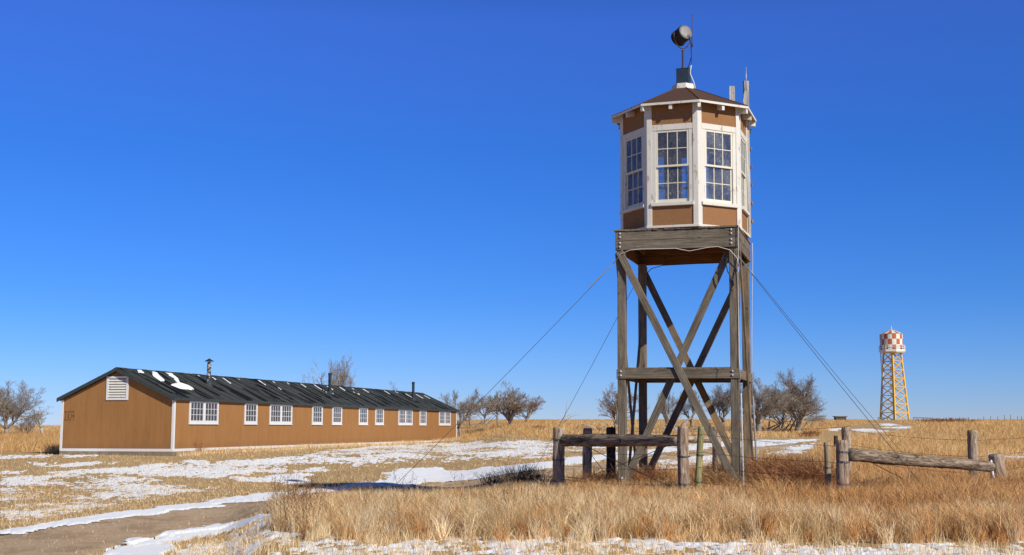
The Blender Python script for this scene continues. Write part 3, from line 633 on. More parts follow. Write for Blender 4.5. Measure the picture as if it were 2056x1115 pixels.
# cabin
CX, AF, RO = -.0064, 3.16, -.0436
A_ = AF/2; S2 = 2*A_*math.tan(R(22.5))
cab = Matrix.Translation((CX, 0, 0)) @ Matrix.Rotation(RO, 4, 'Z')
Wt_, Sh = M['white'], M['sash']
for k in range(8):
    m = cab @ Matrix.Rotation(k*math.pi/4, 4, 'Z') @ Matrix.Translation((0, -A_, 0))   # facet frame: x along, -y outward
    h = S2/2; ow = .425; z0, z1 = 7.26, 9.12
    solid = False
    wall = MB().box(-h+.01, h-.01, .02, .06, 6.606, 7.20).build('lower_panel', M['panel'], tower, mat=m)
    MB().box(-h+.01, h-.01, .02, .06, 9.16, 9.90).build('upper_panel', M['panel'], tower, mat=m)
    tm = MB()
    for s in (-1, 1):
        a, b = sorted((s*h, s*(h-.125))); tm.box(a, b, -.004, .05, 6.606, 9.92)
        a, b = sorted((s*(h-.127), s*ow)); tm.box(a, b, .008, .062, 7.25, 9.14)
    tm.box(-h+.128, h-.128, -.0005, .055, 9.125, 9.275)
    tm.box(-h-.01, h+.01, -.03, .001, 6.608, 6.668)
    t = tm.build('trim', Wt_, tower, mat=m, bevel=.004)
    wn = MB(); wn.box(-h+.105, h-.105, -.05, .07, 7.165, 7.255)
    win = wn.build('window', Wt_, tower, mat=m, bevel=.006)
    def sash(z0, z1, y, top, bot):
        s = MB(); f = .05
        s.box(-ow+.004, -ow+f, y, y+.035, z0, z1); s.box(ow-f, ow-.004, y, y+.035, z0, z1)
        s.box(-ow+f, ow-f, y+.0005, y+.0345, z1-top, z1); s.box(-ow+f, ow-f, y+.0005, y+.0345, z0, z0+bot)
        xs = [-ow+f+(2*ow-2*f)*i/3 for i in (1, 2)]; zm = (z0+bot+z1-top)/2
        for x in xs: s.box(x-.010, x+.010, y+.006, y+.029, z0+bot, z1-top)
        s.box(-ow+f, ow-f, y+.008, y+.027, zm-.010, zm+.010)
        s.build('sash', Sh, win, bevel=0)
        g = MB(); g.box(-ow+f-.005, ow-f+.005, y+.016, y+.019, z0+bot-.005, z1-top+.005); g.build('pane', M['glass'], win)
    sash(8.175, z1, .015, .05, .05); sash(z0, 8.225, .052, .05, .085)
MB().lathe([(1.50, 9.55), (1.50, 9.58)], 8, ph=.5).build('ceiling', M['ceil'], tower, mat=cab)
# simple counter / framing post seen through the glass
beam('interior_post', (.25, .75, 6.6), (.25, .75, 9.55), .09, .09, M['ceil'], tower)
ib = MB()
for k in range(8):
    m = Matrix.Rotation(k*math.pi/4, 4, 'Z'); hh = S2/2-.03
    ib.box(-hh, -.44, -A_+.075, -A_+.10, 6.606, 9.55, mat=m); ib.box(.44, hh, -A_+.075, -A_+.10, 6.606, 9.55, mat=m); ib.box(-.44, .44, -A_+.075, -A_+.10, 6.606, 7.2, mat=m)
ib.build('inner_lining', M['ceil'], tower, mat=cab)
# roof
k8 = 1/math.cos(R(22.5)); RE = (A_+.225)*k8; RC = .30*k8
rm = MB(); rm.lathe([(RE-.02, 9.775), (RE, 9.79), (RE, 9.81), (RC, 10.56), (RC-.03, 10.50)], 8, ph=.5)
rm.f = rm.f[:-2]; rm.mi = rm.mi[:-2]
roof = rm.build('roof', M['shingle'], tower, mat=cab)
um = MB(); um.lathe([(RE-.03, 9.772), (RC, 10.49)], 8, ph=.5); um.f = um.f[:-2]; um.mi = um.mi[:-2]; um.build('soffit', Wt_, roof)
fm = MB()
for k in range(8):
    m = Matrix.Rotation(k*math.pi/4, 4, 'Z'); e = A_+.225; hh = e*math.tan(R(22.5))
    fm.box(-hh-.004, hh+.004, -e-.012, -e+.008, 9.742, 9.800, mat=m)
fm.build('fascia', Wt_, roof)
rs = MB()
for k in range(16):
    ang = k*math.pi/8; d = (A_+.215)*(k8 if k % 2 else 1)-.01
    m = Matrix.Rotation(ang, 4, 'Z')
    rs = MB(); p0 = [(-.04, -d, 9.615), (.04, -d, 9.615), (.04, -d, 9.745), (-.04, -d, 9.745), (-.04, -1.5, 9.68), (.04, -1.5, 9.68), (.04, -1.5, 9.83), (-.04, -1.5, 9.83)]
    rs.add([m @ Vector(p) for p in p0], [(0, 3, 2, 1), (4, 5, 6, 7), (0, 1, 5, 4), (3, 7, 6, 2), (0, 4, 7, 3), (1, 2, 6, 5)]); rs.build('rafter_tail', Wt_, roof, bevel=.004)
MB().lathe([(.335, 10.50), (.335, 10.53), (.30, 10.70), (.28, 10.705)], 8, ph=.5).build('roof_collar', Wt_, tower, mat=cab)
bxm = MB(); bxm.box(-.175, .165, -.17, .17, 10.705, 11.12); bxm.box(-.185, .175, -.18, .18, 11.12, 11.135); bxm.build('roof_box', M['slate'], tower, bevel=.006)
# hips: thin dark lines of overlapping shingle caps
hp = MB()
for k in range(8):
    a = (k+.5)*math.pi/4; c_, s_ = math.cos(a), math.sin(a)
    hp.tube([(RE*c_, RE*s_, 9.812), (RC*c_, RC*s_, 10.562)], .016, 5)
hp.build('hip_caps', M['shingle'], roof)
# conduits and cables on the tower
def tubeobj(name, pts, r, mat, parent, n=6): return MB().tube(pts, r, n).build(name, mat, parent, smooth=True)
tubeobj('conduit', [(1.56, -1.60, 6.75), (1.565, -1.60, 6.6), (1.555, -1.60, 6.0), (1.53, -1.53, 5.2), (1.53, -1.53, 3.3), (1.55, -1.55, 2.75)], .008, M['cable'], tower)
beam('conduit', (1.56, -1.50, 2.45), (1.60, -1.56, .0), .045, .03, M['steel'], tower)
tubeobj('conduit', [(1.60, 1.55, 6.6), (1.60, 1.57, 6.2), (1.545, 1.56, 4.0), (1.54, 1.56, 2.4)], .008, M['cable'], tower)
beam('conduit', (1.555, 1.50, 2.45), (1.66, 1.45, .0), .05, .04, M['steel'], tower)
tubeobj('cable_loop', [(-1.56, -1.60, 5.76), (-1.40, -1.63, 5.97), (-1.15, -1.63, 6.06), (-.9, -1.63, 6.075), (0, -1.63, 6.065), (.35, -1.63, 5.985), (.8, -1.63, 6.06), (1.05, -1.63, 6.075), (1.35, -1.63, 5.98), (1.52, -1.62, 5.78), (1.58, -1.55, 5.5)], .009, M['cable'], tower)
tubeobj('black_cable', [(1.20, -1.535, 5.85), (1.28, -1.54, 5.84), (1.24, -1.54, 5.65), (1.28, -1.54, 5.45), (1.40, -1.545, 5.25), (1.42, -1.54, 5.1)], .014, M['black'], tower)
tubeobj('black_cable', [(-1.30, 1.2, 5.75), (-1.1, 1.1, 5.92), (-.8, 1.1, 6.0), (.9, 1.2, 6.05)], .01, M['black'], tower)
# ladder up the rear right facet
lad = empty('ladder', (0, 0, 0)); lad.matrix_world = tower.matrix_world.copy()
tag(lad, 'weathered grey and white wooden ladder fixed up the rear right side of the tower cabin', 'ladder')
def rail(x, y, z0, z1): beam('rail', (x, y, z0), (x, y, z1), .155, .045, M['railwood'], lad, up=(-.25, 1, 0))
rail(1.575, .68, 6.61, 10.90); rail(1.14, 1.22, 6.61, 10.93)
for z in (9.52, 9.03, 8.54, 8.05, 7.55, 7.06): beam('rung', (1.70, .70, z), (1.21, 1.31, z), .04, .085, M['wood_side'], lad)
tubeobj('rod', [(1.592, .6, 10.6), (1.592, .6, 11.26)], .014, M['steel'], lad)
tubeobj('pipe_cable', [(1.592, .58, 10.86), (1.52, .5, 10.3), (1.60, .3, 9.9), (1.50, .1, 9.5), (1.58, .3, 9.2), (1.60, .4, 8.2), (1.62, .4, 6.7)], .012, M['steel'], lad)
# searchlight
sl = empty('searchlight', (0, 0, 0)); sl.matrix_world = tower.matrix_world @ Matrix.Translation((-.015, 0, 11.135))
tag(sl, 'old black drum searchlight on a rusty yoke and post above the tower roof', 'searchlight')
MB().lathe([(.075, 0), (.07, .012), (.045, .06), (.032, .12), (.030, .50), (.036, .51), (.036, .54)], 12).build('stand', M['iron'], sl, smooth=False)
# drum axis (towards its back): right, towards the camera, slightly up, in tower axes
ax = Vector((.66, -.72, .22)).normalized(); cen = Vector((-.015, -.02, .955))
q = ax.to_track_quat('Z', 'Y').to_matrix().to_4x4(); q.translation = cen
MB().lathe([(.205, -.20), (.228, -.20), (.228, -.17), (.214, -.165), (.214, .10), (.218, .105), (.218, .165), (.205, .178)], 28).build('drum', M['drum'], sl, mat=q, smooth=False)
MB().lathe([(.206, .175), (.20, .186), (.12, .198), (.02, .202)], 28).build('back_cover', M['drumback'], sl, mat=q, smooth=True)
MB().lathe([(.20, -.205), (.15, -.225), (.02, -.24)], 28).build('lens', M['lens'], sl, mat=q, smooth=True)
side = ax.cross(Vector((0, 0, 1))).normalized()
yk = []
for i in range(17):
    a = math.pi*i/16; yk.append(cen+side*math.cos(a)*.262+Vector((0, 0, -1))*math.sin(a)*.37)
yk = [cen+side*.262+Vector((0, 0, .03))]+yk+[cen-side*.262+Vector((0, 0, .03))]
MB().tube(yk, .016, 8).build('yoke', M['iron'], sl, smooth=True)
for s in (-1, 1): MB().tube([cen+side*s*.21, cen+side*s*.285], .028, 8).build('pivot_knob', M['iron'], sl)
MB().tube([cen+ax*.19+Vector((.02, 0, -.12)), cen+ax*.24+Vector((.05, 0, -.10)), Vector((.22, -.05, .72)), Vector((.23, 0, .35)), Vector((.16, 0, .12)), Vector((.10, 0, .0))], .012, 6).build('cable', M['black'], sl, smooth=True)
tubeobj('antenna', [(.245, -.02, .64), (.265, -.02, 1.52)], .010, M['iron'], sl)
tubeobj('antenna_stay', [(.245, -.02, .70), (.225, -.02, 0.06)], .008, M['iron'], sl)
MB().box(.215, .275, -.05, .01, .62, .70).build('clamp', M['iron'], sl)
tubeobj('cable', [(.225, -.02, .10), (.20, -.04, -.04), (.20, -.06, -.15), (.30, -.10, -.40), (.345, -.12, -.60)], .016, M['cable'], sl)

# guy wires
def wpt(x, y, z): return tower.matrix_world @ Vector((x, y, z))
def guy(label, a, g, sleeve=.12):
    p = Vector((g[0], g[1], float(zg(*g)))); pts = sag(a, p, .06, 14)
    o = MB().tube(pts, .0065, 5).build('guy_wire', M['wire']); tag(o, label, 'guy wire', 'guy wires of the guard tower')
    MB().tube([a, a.lerp(p, sleeve)], .012, 6).build('turnbuckle', M['steel'], o)
    return o
guy('guy wire running from the front left tower leg down across the barrack end', wpt(-1.53, -1.53, 5.82), (-3.3, 30.5))
guy('guy wire from the back left tower leg, going down behind the leftmost fence post', wpt(-1.53, 1.5, 5.75), G(1072, 945), .02)
guy('right-hand guy wire with shackles from the front right tower leg into the weeds', wpt(1.53, -1.53, 5.85), G(1888, 1018), .1)
guy('upper right-hand guy wire from the back right tower leg', wpt(1.53, 1.5, 5.85), G(1866, 972), .02)

# ------------------------------------------------------------------ barrack
bar = empty('barrack', (-16.289, 59.755, 0), -.2546)
tag(bar, 'long single-storey brown barrack with white trim and a black roof', 'barrack')
L, Wd, Z0, ZE = 46.15, 6.17, .476, 2.93
xr = -Wd/2; sl_ = .455
def roofz(x, d=0): return 4.5-sl_*abs(x-xr)-d
MB().box(-Wd-.02, .02, -.02, L-.03, -.4, Z0-.031).build('foundation', M['concrete'], bar)
wm = MB(); pr = [(-Wd, Z0), (0, Z0), (0, roofz(0, .15)), (xr, roofz(xr, .15)), (-Wd, roofz(-Wd, .15))]
vs = [(x, 0, z) for x, z in pr]+[(x, L, z) for x, z in pr]
wm.add(vs, [(0, 1, 2, 3, 4), (9, 8, 7, 6, 5)]+[(i, i+5, (i+1) % 5+5, (i+1) % 5) for i in range(5)])
wall = wm.build('wall', M['barn'], bar)
for (x, y) in ((0, 0), (-Wd, 0), (0, L), (-Wd, L)):
    t = MB(); sx = 1 if x == 0 else -1; sy = -1 if y == 0 else 1
    t.box(*sorted((x-sx*.10, x+sx*.025)), *sorted((y, y+sy*.025)), Z0, ZE+.02); t.box(*sorted((x, x+sx*.024)), *sorted((y+sy*.024, y-sy*.11)), Z0, ZE+.02)
    t.build('corner_board', M['barnwhite'], bar)
t = MB(); t.box(-Wd+.0, .0, -.030, -.002, Z0-.03, Z0+.10); t.box(.002, .030, .0, L, Z0-.03, Z0+.10); t.box(-Wd+.0, 0, L+.002, L+.03, Z0-.03, Z0+.10); t.box(-Wd-.03, -Wd-.002, 0, L, Z0-.03, Z0+.10)
t.build('base_trim', M['barnwhite'], bar)
# roof
rm = MB(); th = .05; yo0, yo1 = -.22, L+.2
for s in (1, -1):
    xe = xr+s*(Wd/2+.15)
    ny_ = 50
    for i in range(ny_):
        y0 = yo0+(yo1-yo0)*i/ny_; y1 = yo0+(yo1-yo0)*(i+1)/ny_; lift = .003 if i % 2 else 0
        p = [(xr, roofz(xr)+lift), (xe, roofz(xe)+lift), (xe, roofz(xe)-th), (xr, roofz(xr)-th)]
        vs = [(x, y0, z) for x, z in p]+[(x, y1, z) for x, z in p]
        fs = [(0, 1, 5, 4), (3, 7, 6, 2), (0, 3, 2, 1), (4, 5, 6, 7), (1, 2, 6, 5)]
        if s < 0: fs = [f[::-1] for f in fs]
        rm.add(vs, fs)
roofb = rm.build('roof', M['roofing'], bar)
sm = MB()
for i in range(1, 50):
    y = yo0+(yo1-yo0)*i/50
    for s in (1, -1):
        xe = xr+s*(Wd/2+.15)
        for k in range(6):      # seam strips show only on part of each lap
            if random.random() < .06: continue
            a, b = xr+(xe-xr)*(k+random.choice((0, 0, 0, .3)))/6, xr+(xe-xr)*(k+1)/6
            vs = []
            for x in (a, b):
                vs += [(x, y-.011, roofz(x)+.002), (x, y-.011, roofz(x)+.009), (x, y+.011, roofz(x)+.009), (x, y+.011, roofz(x)+.002)]
            sm.add(vs, [(0, 1, 2, 3), (7, 6, 5, 4), (1, 5, 6, 2), (0, 4, 5, 1), (2, 6, 7, 3)])
sm.build('roof_seams', M['seam'], roofb)
rc = MB()
for i in range(50):
    y0 = yo0+(yo1-yo0)*i/50; y1 = y0+(yo1-yo0)/50; l_ = .0 if i % 2 else .012
    for s in (1, -1):
        x = xr+s*.16
        vs = [(xr, y0-.03, 4.515+l_), (x, y0-.03, roofz(x)+.012+l_), (x, y1, roofz(x)+.012+l_), (xr, y1, 4.515+l_)]
        vs += [(a, b, c-.012) for a, b, c in vs]
        rc.add(vs, [(0, 1, 2, 3), (7, 6, 5, 4), (0, 4, 5, 1), (1, 5, 6, 2), (2, 6, 7, 3), (3, 7, 4, 0)])
rc.build('ridge_cap', M['roofing'], roofb)
fm = MB()   # fascia: barge boards and eaves board
for y0, y1 in ((yo0-.02, yo0+.03), (yo1-.03, yo1+.02)):
    for s in (1, -1):
        xe = xr+s*(Wd/2+.165)
        vs = [(x, y, roofz(x)-d) for y in (y0, y1) for x, d in ((xr, -.012), (xe, -.012), (xe, .17), (xr, .17))]
        fs = [(3, 2, 1, 0), (4, 5, 6, 7), (0, 1, 5, 4), (2, 3, 7, 6), (1, 2, 6, 5)]
        if s < 0: fs = [f[::-1] for f in fs]
        fm.add(vs, fs)
for s in (1, -1):
    xe = xr+s*(Wd/2+.15); a, b = sorted((xe, xe+s*.02)); fm.box(a, b, yo0+.03, yo1-.03, roofz(xe)-.12, roofz(xe)+.004)
fm.build('fascia', M['roofedge'], roofb)
# gable vent
vx0, vx1, vz0, vz1 = -3.71, -2.51, 2.93, 4.09
v = MB(); f = .11
v.box(vx0, vx1, -.05, 0, vz0, vz0+f); v.box(vx0, vx1, -.05, 0, vz1-f, vz1); v.box(vx0, vx0+f, -.0495, 0, vz0+f, vz1-f); v.box(vx1-f, vx1, -.0495, 0, vz0+f, vz1-f)
vent = v.build('gable_vent', M['barnwhite'], bar)
v = MB()
for i in range(7):
    z = vz0+f+.03+i*.128; v.add([(vx0+f, -.045, z), (vx1-f, -.045, z), (vx1-f, -.005, z+.085), (vx0+f, -.005, z+.085), (vx0+f, -.045, z+.02), (vx1-f, -.045, z+.02), (vx1-f, -.005, z+.10), (vx0+f, -.005, z+.10)],
          [(0, 3, 2, 1), (4, 5, 6, 7), (0, 1, 5, 4), (2, 3, 7, 6), (1, 2, 6, 5), (0, 4, 7, 3)])
v.build('slats', M['white'], vent)
MB().box(vx0+f, vx1-f, -.004, -.001, vz0+f, vz1-f).build('backing', M['dark'], vent)
# windows on the long side
wins = [(1.43, 2.96), (7.35, 1.5), (10.42, 2.95), (16.29, 1.55), (19.42, 1.55), (23.97, 1.58), (27.03, 1.6), (31.74, 3.05), (36.5, 1.58), (41.32, 3.05)]
for y, wd in wins:
    z0, z1 = 1.78, 2.90; f = .13; fr_ = MB()
    fr_.box(0, .05, y, y+wd, z0, z0+.16); fr_.box(0, .05, y, y+wd, z1-.09, z1)
    cells = [(y+f, y+wd-f)] if wd < 2 else [(y+f, y+wd/2-.11), (y+wd/2+.11, y+wd-f)]
    fr_.box(0, .0495, y, y+f, z0+.16, z1-.09); fr_.box(0, .0495, y+wd-f, y+wd, z0+.16, z1-.09)
    if wd > 2: fr_.box(0, .0495, y+wd/2-.11, y+wd/2+.11, z0+.16, z1-.09)
    fr_.box(.0, .07, y-.02, y+wd+.02, z0-.03, z0)
    wo = fr_.build('window', M['barnwhite'], bar)
    ms = MB(); pn = MB()
    for a, b in cells:
        for i in range(1, 4): q_ = a+(b-a)*i/4; ms.box(.012, .03, q_-.010, q_+.010, z0+.16, z1-.09)
        for i in range(1, 3): q_ = z0+.16+(z1-.09-z0-.16)*i/3; ms.box(.0125, .0295, a, b, q_-.011, q_+.011)
        pn.box(.003, .012, a, b, z0+.16, z1-.09)
    ms.build('muntins', M['barnwhite'], wo); pn.build('pane', M['pane_dark'], wo)
# stove pipes
for i, (x, y, top, mt) in enumerate([(-1.71, 6.49, 5.10, 'pipe_spot'), (-1.58, 22.71, 5.15, 'black'), (-1.49, 39.3, 5.13, 'black')]):
    z = roofz(x)-.1; c = MB(); c.lathe([(.105, z), (.105, top-.1), (.095, top-.1), (.095, top)], 14, c=(x, y)); ch = c.build('chimney', M[mt], bar)
    if i == 0:
        c = MB(); c.lathe([(.25, top+.03), (.24, top+.05), (.04, top+.17), (.02, top+.19)], 14, c=(x, y)); c.build('rain_cap', M['black'], ch)
    else:
        c = MB(); c.lathe([(.12, top-.12), (.12, top+.04), (.08, top+.06)], 14, c=(x, y)); c.build('rain_cap', M['black'], ch)
    MB().lathe([(.24, roofz(x+.24)-.02), (.15, roofz(x)+.16), (.132, roofz(x)+.17)], 14, c=(x, y)).build('flashing', M['roofedge'], ch)
# stencilled writing on the gable wall
def text(body, x, z, size, bold=0.0):
    cu = bpy.data.curves.new('stencil_text', 'FONT'); cu.body = body; cu.size = size; cu.extrude = .002; cu.offset = bold; cu.space_character = 1.15
    tmp = bpy.data.objects.new('tmp', cu); col.objects.link(tmp); bpy.context.view_layer.update()
    dg = bpy.context.evaluated_depsgraph_get(); me = bpy.data.meshes.new_from_object(tmp.evaluated_get(dg)); bpy.data.objects.remove(tmp)
    me.materials.clear(); me.materials.append(M['stencil'])
    o = bpy.data.objects.new('stencil_text', me); col.objects.link(o); o.parent = wall
    o.matrix_local = Matrix.Translation((x, -.004, z)) @ Matrix.Rotation(math.pi/2, 4, 'X')
text('BLOCK', -Wd+.17, 2.31, .15, .001); text('12 H', -Wd+.17, 2.08, .25, .004); text('BLDG  1', -Wd+.16, 1.94, .135, .001)
# snow lying on the roof
ws = MB(); rw = random.Random(4)
for i in range(30):
    y = .9+i*1.5+rw.uniform(-.35, .35); a = rw.uniform(-3.0, -2.5) if rw.random() < .6 else rw.uniform(-2.3, -1.2); b = rw.choice((-.9, -.3, .02, .10, .10)); w0, w1 = rw.uniform(.06, .22), rw.uniform(.25, .75); n_ = 9
    if b-a < .8: continue
    yy = [y+rw.uniform(-.012, .012)-(.35*t if rw.random() < 2 else 0) for t in np.linspace(0, 1, n_)]
    k = len(ws.v)
    for j, t in enumerate(np.linspace(0, 1, n_)):
        x = a+(b-a)*t; ww = (w0+(w1-w0)*t)*(1 if j < n_-1 else .75)
        ws.v += [(x, yy[j]-ww*(1+rw.uniform(-.05, .05)), roofz(x)+.0115), (x, yy[j]+ww*.35*(1+rw.uniform(-.08, .08)), roofz(x)+.0115)]
    for j in range(n_-1): ws.f.append((k+2*j, k+2*j+2, k+2*j+3, k+2*j+1)); ws.mi.append(0)
ws.build('wet_streaks', M['wet'], roofb)
sp_ = MB()
def rpatch(P, n_=1):
    cx_ = sum(p[0] for p in P)/len(P); cy_ = sum(p[1] for p in P)/len(P)
    k = len(sp_.v); vs = [(p[0], p[1], roofz(p[0])+.010) for p in P]; vi = [(cx_+(p[0]-cx_)*.86, cy_+(p[1]-cy_)*.86, roofz(cx_+(p[0]-cx_)*.86)+.028) for p in P]
    m_ = len(P); sp_.add(vs+vi, [tuple(range(m_, 2*m_))]+[(i, (i+1) % m_, m_+(i+1) % m_, m_+i) for i in range(m_)])
def rough_poly(P, a=.035):
    o_ = []
    for i, p in enumerate(P):
        q_ = P[(i+1) % len(P)]
        for t_ in (0, .33, .66): o_.append((p[0]+(q_[0]-p[0])*t_+random.uniform(-a, a), p[1]+(q_[1]-p[1])*t_+random.uniform(-a*2, a*2)))
    return o_
for P in ([(-3.0, 1.5), (-3.0, 1.95), (-2.62, 1.47), (-2.66, 1.05)], [(-2.97, 2.80), (-2.88, 3.15), (-2.3, 2.65), (-1.77, 2.10), (-1.70, 1.58), (-2.33, 1.95)],
          [(-3.0, 4.15), (-2.97, 4.75), (-2.3, 4.25), (-1.70, 3.55), (-1.4, 3.95), (-1.0, 3.70), (-.85, 3.2), (-.93, 2.07), (-1.30, 1.90), (-1.5, 2.5), (-1.60, 3.05), (-2.3, 3.75)]): rpatch(rough_poly(P))
for (x, y, l_, w_) in [(-2.9, 7.5, .25, .2), (-2.8, 8.9, .3, .25), (-2.85, 10.2, .75, .25), (-2.9, 12.2, .15, .1), (-2.95, 14.9, .7, .3), (-2.95, 16.9, .25, .18), (-2.9, 18.9, .25, .2), (-2.0, 15.7, .3, .2), (-2.9, 21.0, .5, .35),
                       (-2.95, 23.2, .8, .3), (-2.9, 25.3, .6, .35), (-2.9, 27.5, .6, .4), (-2.2, 23.0, .15, .2), (-1.9, 22.8, .2, .35), (-1.8, 23.5, .2, .3), (-2.85, 29.8, .2, .2), (-2.9, 32.0, .6, .4), (-2.2, 28.4, .15, .25), (-1.95, 28.6, .2, .4),
                       (-2.9, 36.5, .6, .35), (-2.9, 39.0, .3, .2), (-2.6, 40.6, .7, .3), (-2.7, 43.4, .8, .35), (-2.6, 45.2, .7, .3)]:
    w_ *= .55; rpatch(rough_poly([(x, y-w_*.4), (x, y+w_*.6), (x+l_, y+w_*.4-.6*l_), (x+l_, y-w_*.5-.6*l_)], .015))
sn = sp_.build('roof_snow', M['snow_roof'], mat=bar.matrix_local.copy(), smooth=False)
sn.location = bar.location; sn.rotation_euler = bar.rotation_euler
tag(sn, 'thin melting snow patches lying on the black barrack roof', 'snow', kind='stuff')

# ------------------------------------------------------------------ water tower
wx, wy = 82.05, 266.0; WR = R(29.5)
bz = float(zg(wx, wy))-.25
wt_ = empty('water_tower', (wx, wy, bz), WR); tag(wt_, 'orange and white checkered water tower on ochre lattice legs at the horizon', 'water tower')
wt_.scale = (1, 1, .965); zt = 15.2; hb, ht = 2.95/math.sqrt(2)*1.0, 1.80/math.sqrt(2)
def leg(sx, sy, z): k = (hb+(ht-hb)*z/zt); return Vector((sx*k, sy*k, z))
for sx, sy in ((1, 1), (1, -1), (-1, 1), (-1, -1)): beam('leg', leg(sx, sy, -.3), leg(sx, sy, zt), .30, .30, M['yellow'], wt_, up=(0, 1, 0), bevel=0)
cs = [(1, 1), (1, -1), (-1, -1), (-1, 1)]
nb = 8
for i in range(4):
    a, b = cs[i], cs[(i+1) % 4]; br = MB()
    for k in range(nb):
        z0, z1 = zt*k/nb, zt*(k+1)/nb
        for p, q_ in ((leg(*a, z0), leg(*b, z1)), (leg(*b, z0), leg(*a, z1)), (leg(*a, z1), leg(*b, z1))):
            br.tube([p, q_], .10, 4)
    br.build('lattice_bracing', M['yellow'], wt_)
MB().lathe([(2.7, zt), (2.7, zt+.2), (2.85, zt+.2), (2.85, zt+.65)], 8, ph=.35).build('platform', M['tankwhite'], wt_)
rl = MB()
for k in range(8):
    a0, a1 = 2*math.pi*(k+.35)/8, 2*math.pi*(k+1.35)/8; p, q_ = Vector((2.8*math.cos(a0), 2.8*math.sin(a0), 0)), Vector((2.8*math.cos(a1), 2.8*math.sin(a1), 0))
    rl.tube([p+Vector((0, 0, zt+.6)), p+Vector((0, 0, zt+1.6))], .07, 4)
    for h_ in (1.15, 1.6): rl.tube([p+Vector((0, 0, zt+h_)), q_+Vector((0, 0, zt+h_))], .055, 4)
rl.build('railing', M['tankwhite'], wt_)
tk = MB(); ns_ = 16; rt = 2.28; zs = [zt+.65, zt+1.75, zt+3.0, zt+4.2]
for r_ in range(3):
    for k in range(ns_):
        vs = []
        for j in (0, 1, 2):
            a = 2*math.pi*(k+j/2)/ns_; vs += [(rt*math.cos(a), rt*math.sin(a), zs[r_]), (rt*math.cos(a), rt*math.sin(a), zs[r_+1])]
        tk.add(vs, [(0, 2, 3, 1), (2, 4, 5, 3)], (k+r_) % 2)
tk.build('tank', [M['orange'], M['tankwhite']], wt_)
cn = MB()
for k in range(ns_):
    a, b = 2*math.pi*k/ns_, 2*math.pi*(k+1)/ns_; e = rt+.12
    cn.add([(e*math.cos(a), e*math.sin(a), zs[3]), (e*math.cos(b), e*math.sin(b), zs[3]), (0, 0, zs[3]+1.15)], [(0, 1, 2)], (k+1) % 2)
cn.add([((rt+.12)*math.cos(2*math.pi*k/ns_), (rt+.12)*math.sin(2*math.pi*k/ns_), zs[3]) for k in range(ns_)], [tuple(range(ns_-1, -1, -1))], 1)
rf_ = cn.build('tank_roof', [M['orange'], M['tankwhite']], wt_)
MB().lathe([(.10, zs[3]+1.0), (.08, zs[3]+1.3), (.04, zs[3]+1.9)], 6).build('finial', M['tankwhite'], rf_)
# ladder at its left side
inv = Matrix.Rotation(-WR, 4, 'Z')
ld = MB()
def wl(x, y, z): return inv @ Vector((x, y, z))
for dx in (-.18, .18): ld.tube([wl(-2.35+dx*.0-.15, dx, zs[3]+.2), wl(-2.50, dx, zt), wl(-2.35, dx, zt*.5), wl(-2.85, dx, 0)], .05, 4)
for k in range(40):
    z = k*.48; x = -2.5 if z > zt else np.interp(z, [0, zt*.5, zt], [-2.85, -2.35, -2.5]); ld.tube([wl(x, -.18, z), wl(x, .18, z)], .03, 4)
for z in (14.3, 12.3, 10.3, 8.4): ld.tube([wl(np.interp(z, [0, zt*.5, zt], [-2.85, -2.35, -2.5]), 0, z), wl(-1.9-(zt-z)*.05, 0, z)], .04, 4)
ld.build('ladder', M['steel'], wt_)
pr_ = MB()
for x0, x1 in ((-4.6, -2.6), (2.9, 7.0)):
    pr_.tube([(x0, 0, .75), (x1, 0, .65)], .09, 5)
    for x in (x0, (x0+x1)/2, x1): pr_.tube([(x, 0, -.2), (x, 0, .75)], .07, 5)
o = pr_.build('pipe_rail', M['wire'], mat=Matrix.Translation((wx, wy-3.5, bz))); tag(o, 'low dark pipe rail at the foot of the water tower', 'rail')

# ------------------------------------------------------------------ log posts, rails and barbed wire
def log(name, p0, p1, r0, r1, mat, parent=None, rough=.08, nseg=None, n=22, seed=1, smoothwood=False):
    p0, p1 = Vector(p0), Vector(p1); L_ = (p1-p0).length; nseg = nseg or max(6, int(L_/.06)); x = (p1-p0).normalized()
    up = Vector((0, 1, 0)) if abs(x.y) < .7 else Vector((0, 0, 1)); u = (up-x*up.dot(x)).normalized(); y = u.cross(x)
    m = Matrix((x, y, u)).transposed().to_4x4(); m.translation = p0
    i, k = np.meshgrid(np.arange(nseg+1), np.arange(n), indexing='ij'); a = 2*np.pi*k/n; t = i/nseg
    ca, sa = np.cos(a), np.sin(a)
    nz = fbm(ca*2.2+seed*7, t*L_*2.0+sa*2.2+seed, seed, 4)-.5; nf = fbm(ca*7+seed*3, t*L_*9+sa*7, seed+5, 3)-.5
    r = (r0+(r1-r0)*t)*(1+rough*3.0*nz+rough*2.2*nf)
    r = r*np.where((i == 0) | (i == nseg), .90, 1)
    bend = (fbm(t*L_*.8+seed*5, t*0, seed+9, 2)-.5)*.05
    V_ = np.stack([t*L_, r*ca+bend, r*sa], -1).reshape(-1, 3)
    mb = MB(); fs = []
    for a_ in range(nseg):
        for b_ in range(n): q1, q2 = a_*n+b_, a_*n+(b_+1) % n; fs.append((q1, q2, q2+n, q1+n))
    mb.add(V_.tolist(), fs, 0); c1 = len(mb.v)
    mb.add([(V_[:n, 0].mean()-.004, float(V_[:n, 1].mean()), float(V_[:n, 2].mean())), (L_+.004, float(V_[-n:, 1].mean()), float(V_[-n:, 2].mean()))], [], 0)
    for b_ in range(n): mb.f.append((c1, (b_+1) % n, b_)); mb.mi.append(1); mb.f.append((c1+1, nseg*n+b_, nseg*n+(b_+1) % n)); mb.mi.append(1)
    return mb.build(name, [mat, M['cutwood']], parent, mat=m, smooth=True)
BK, BD = M['bark'], M['bark_dark']
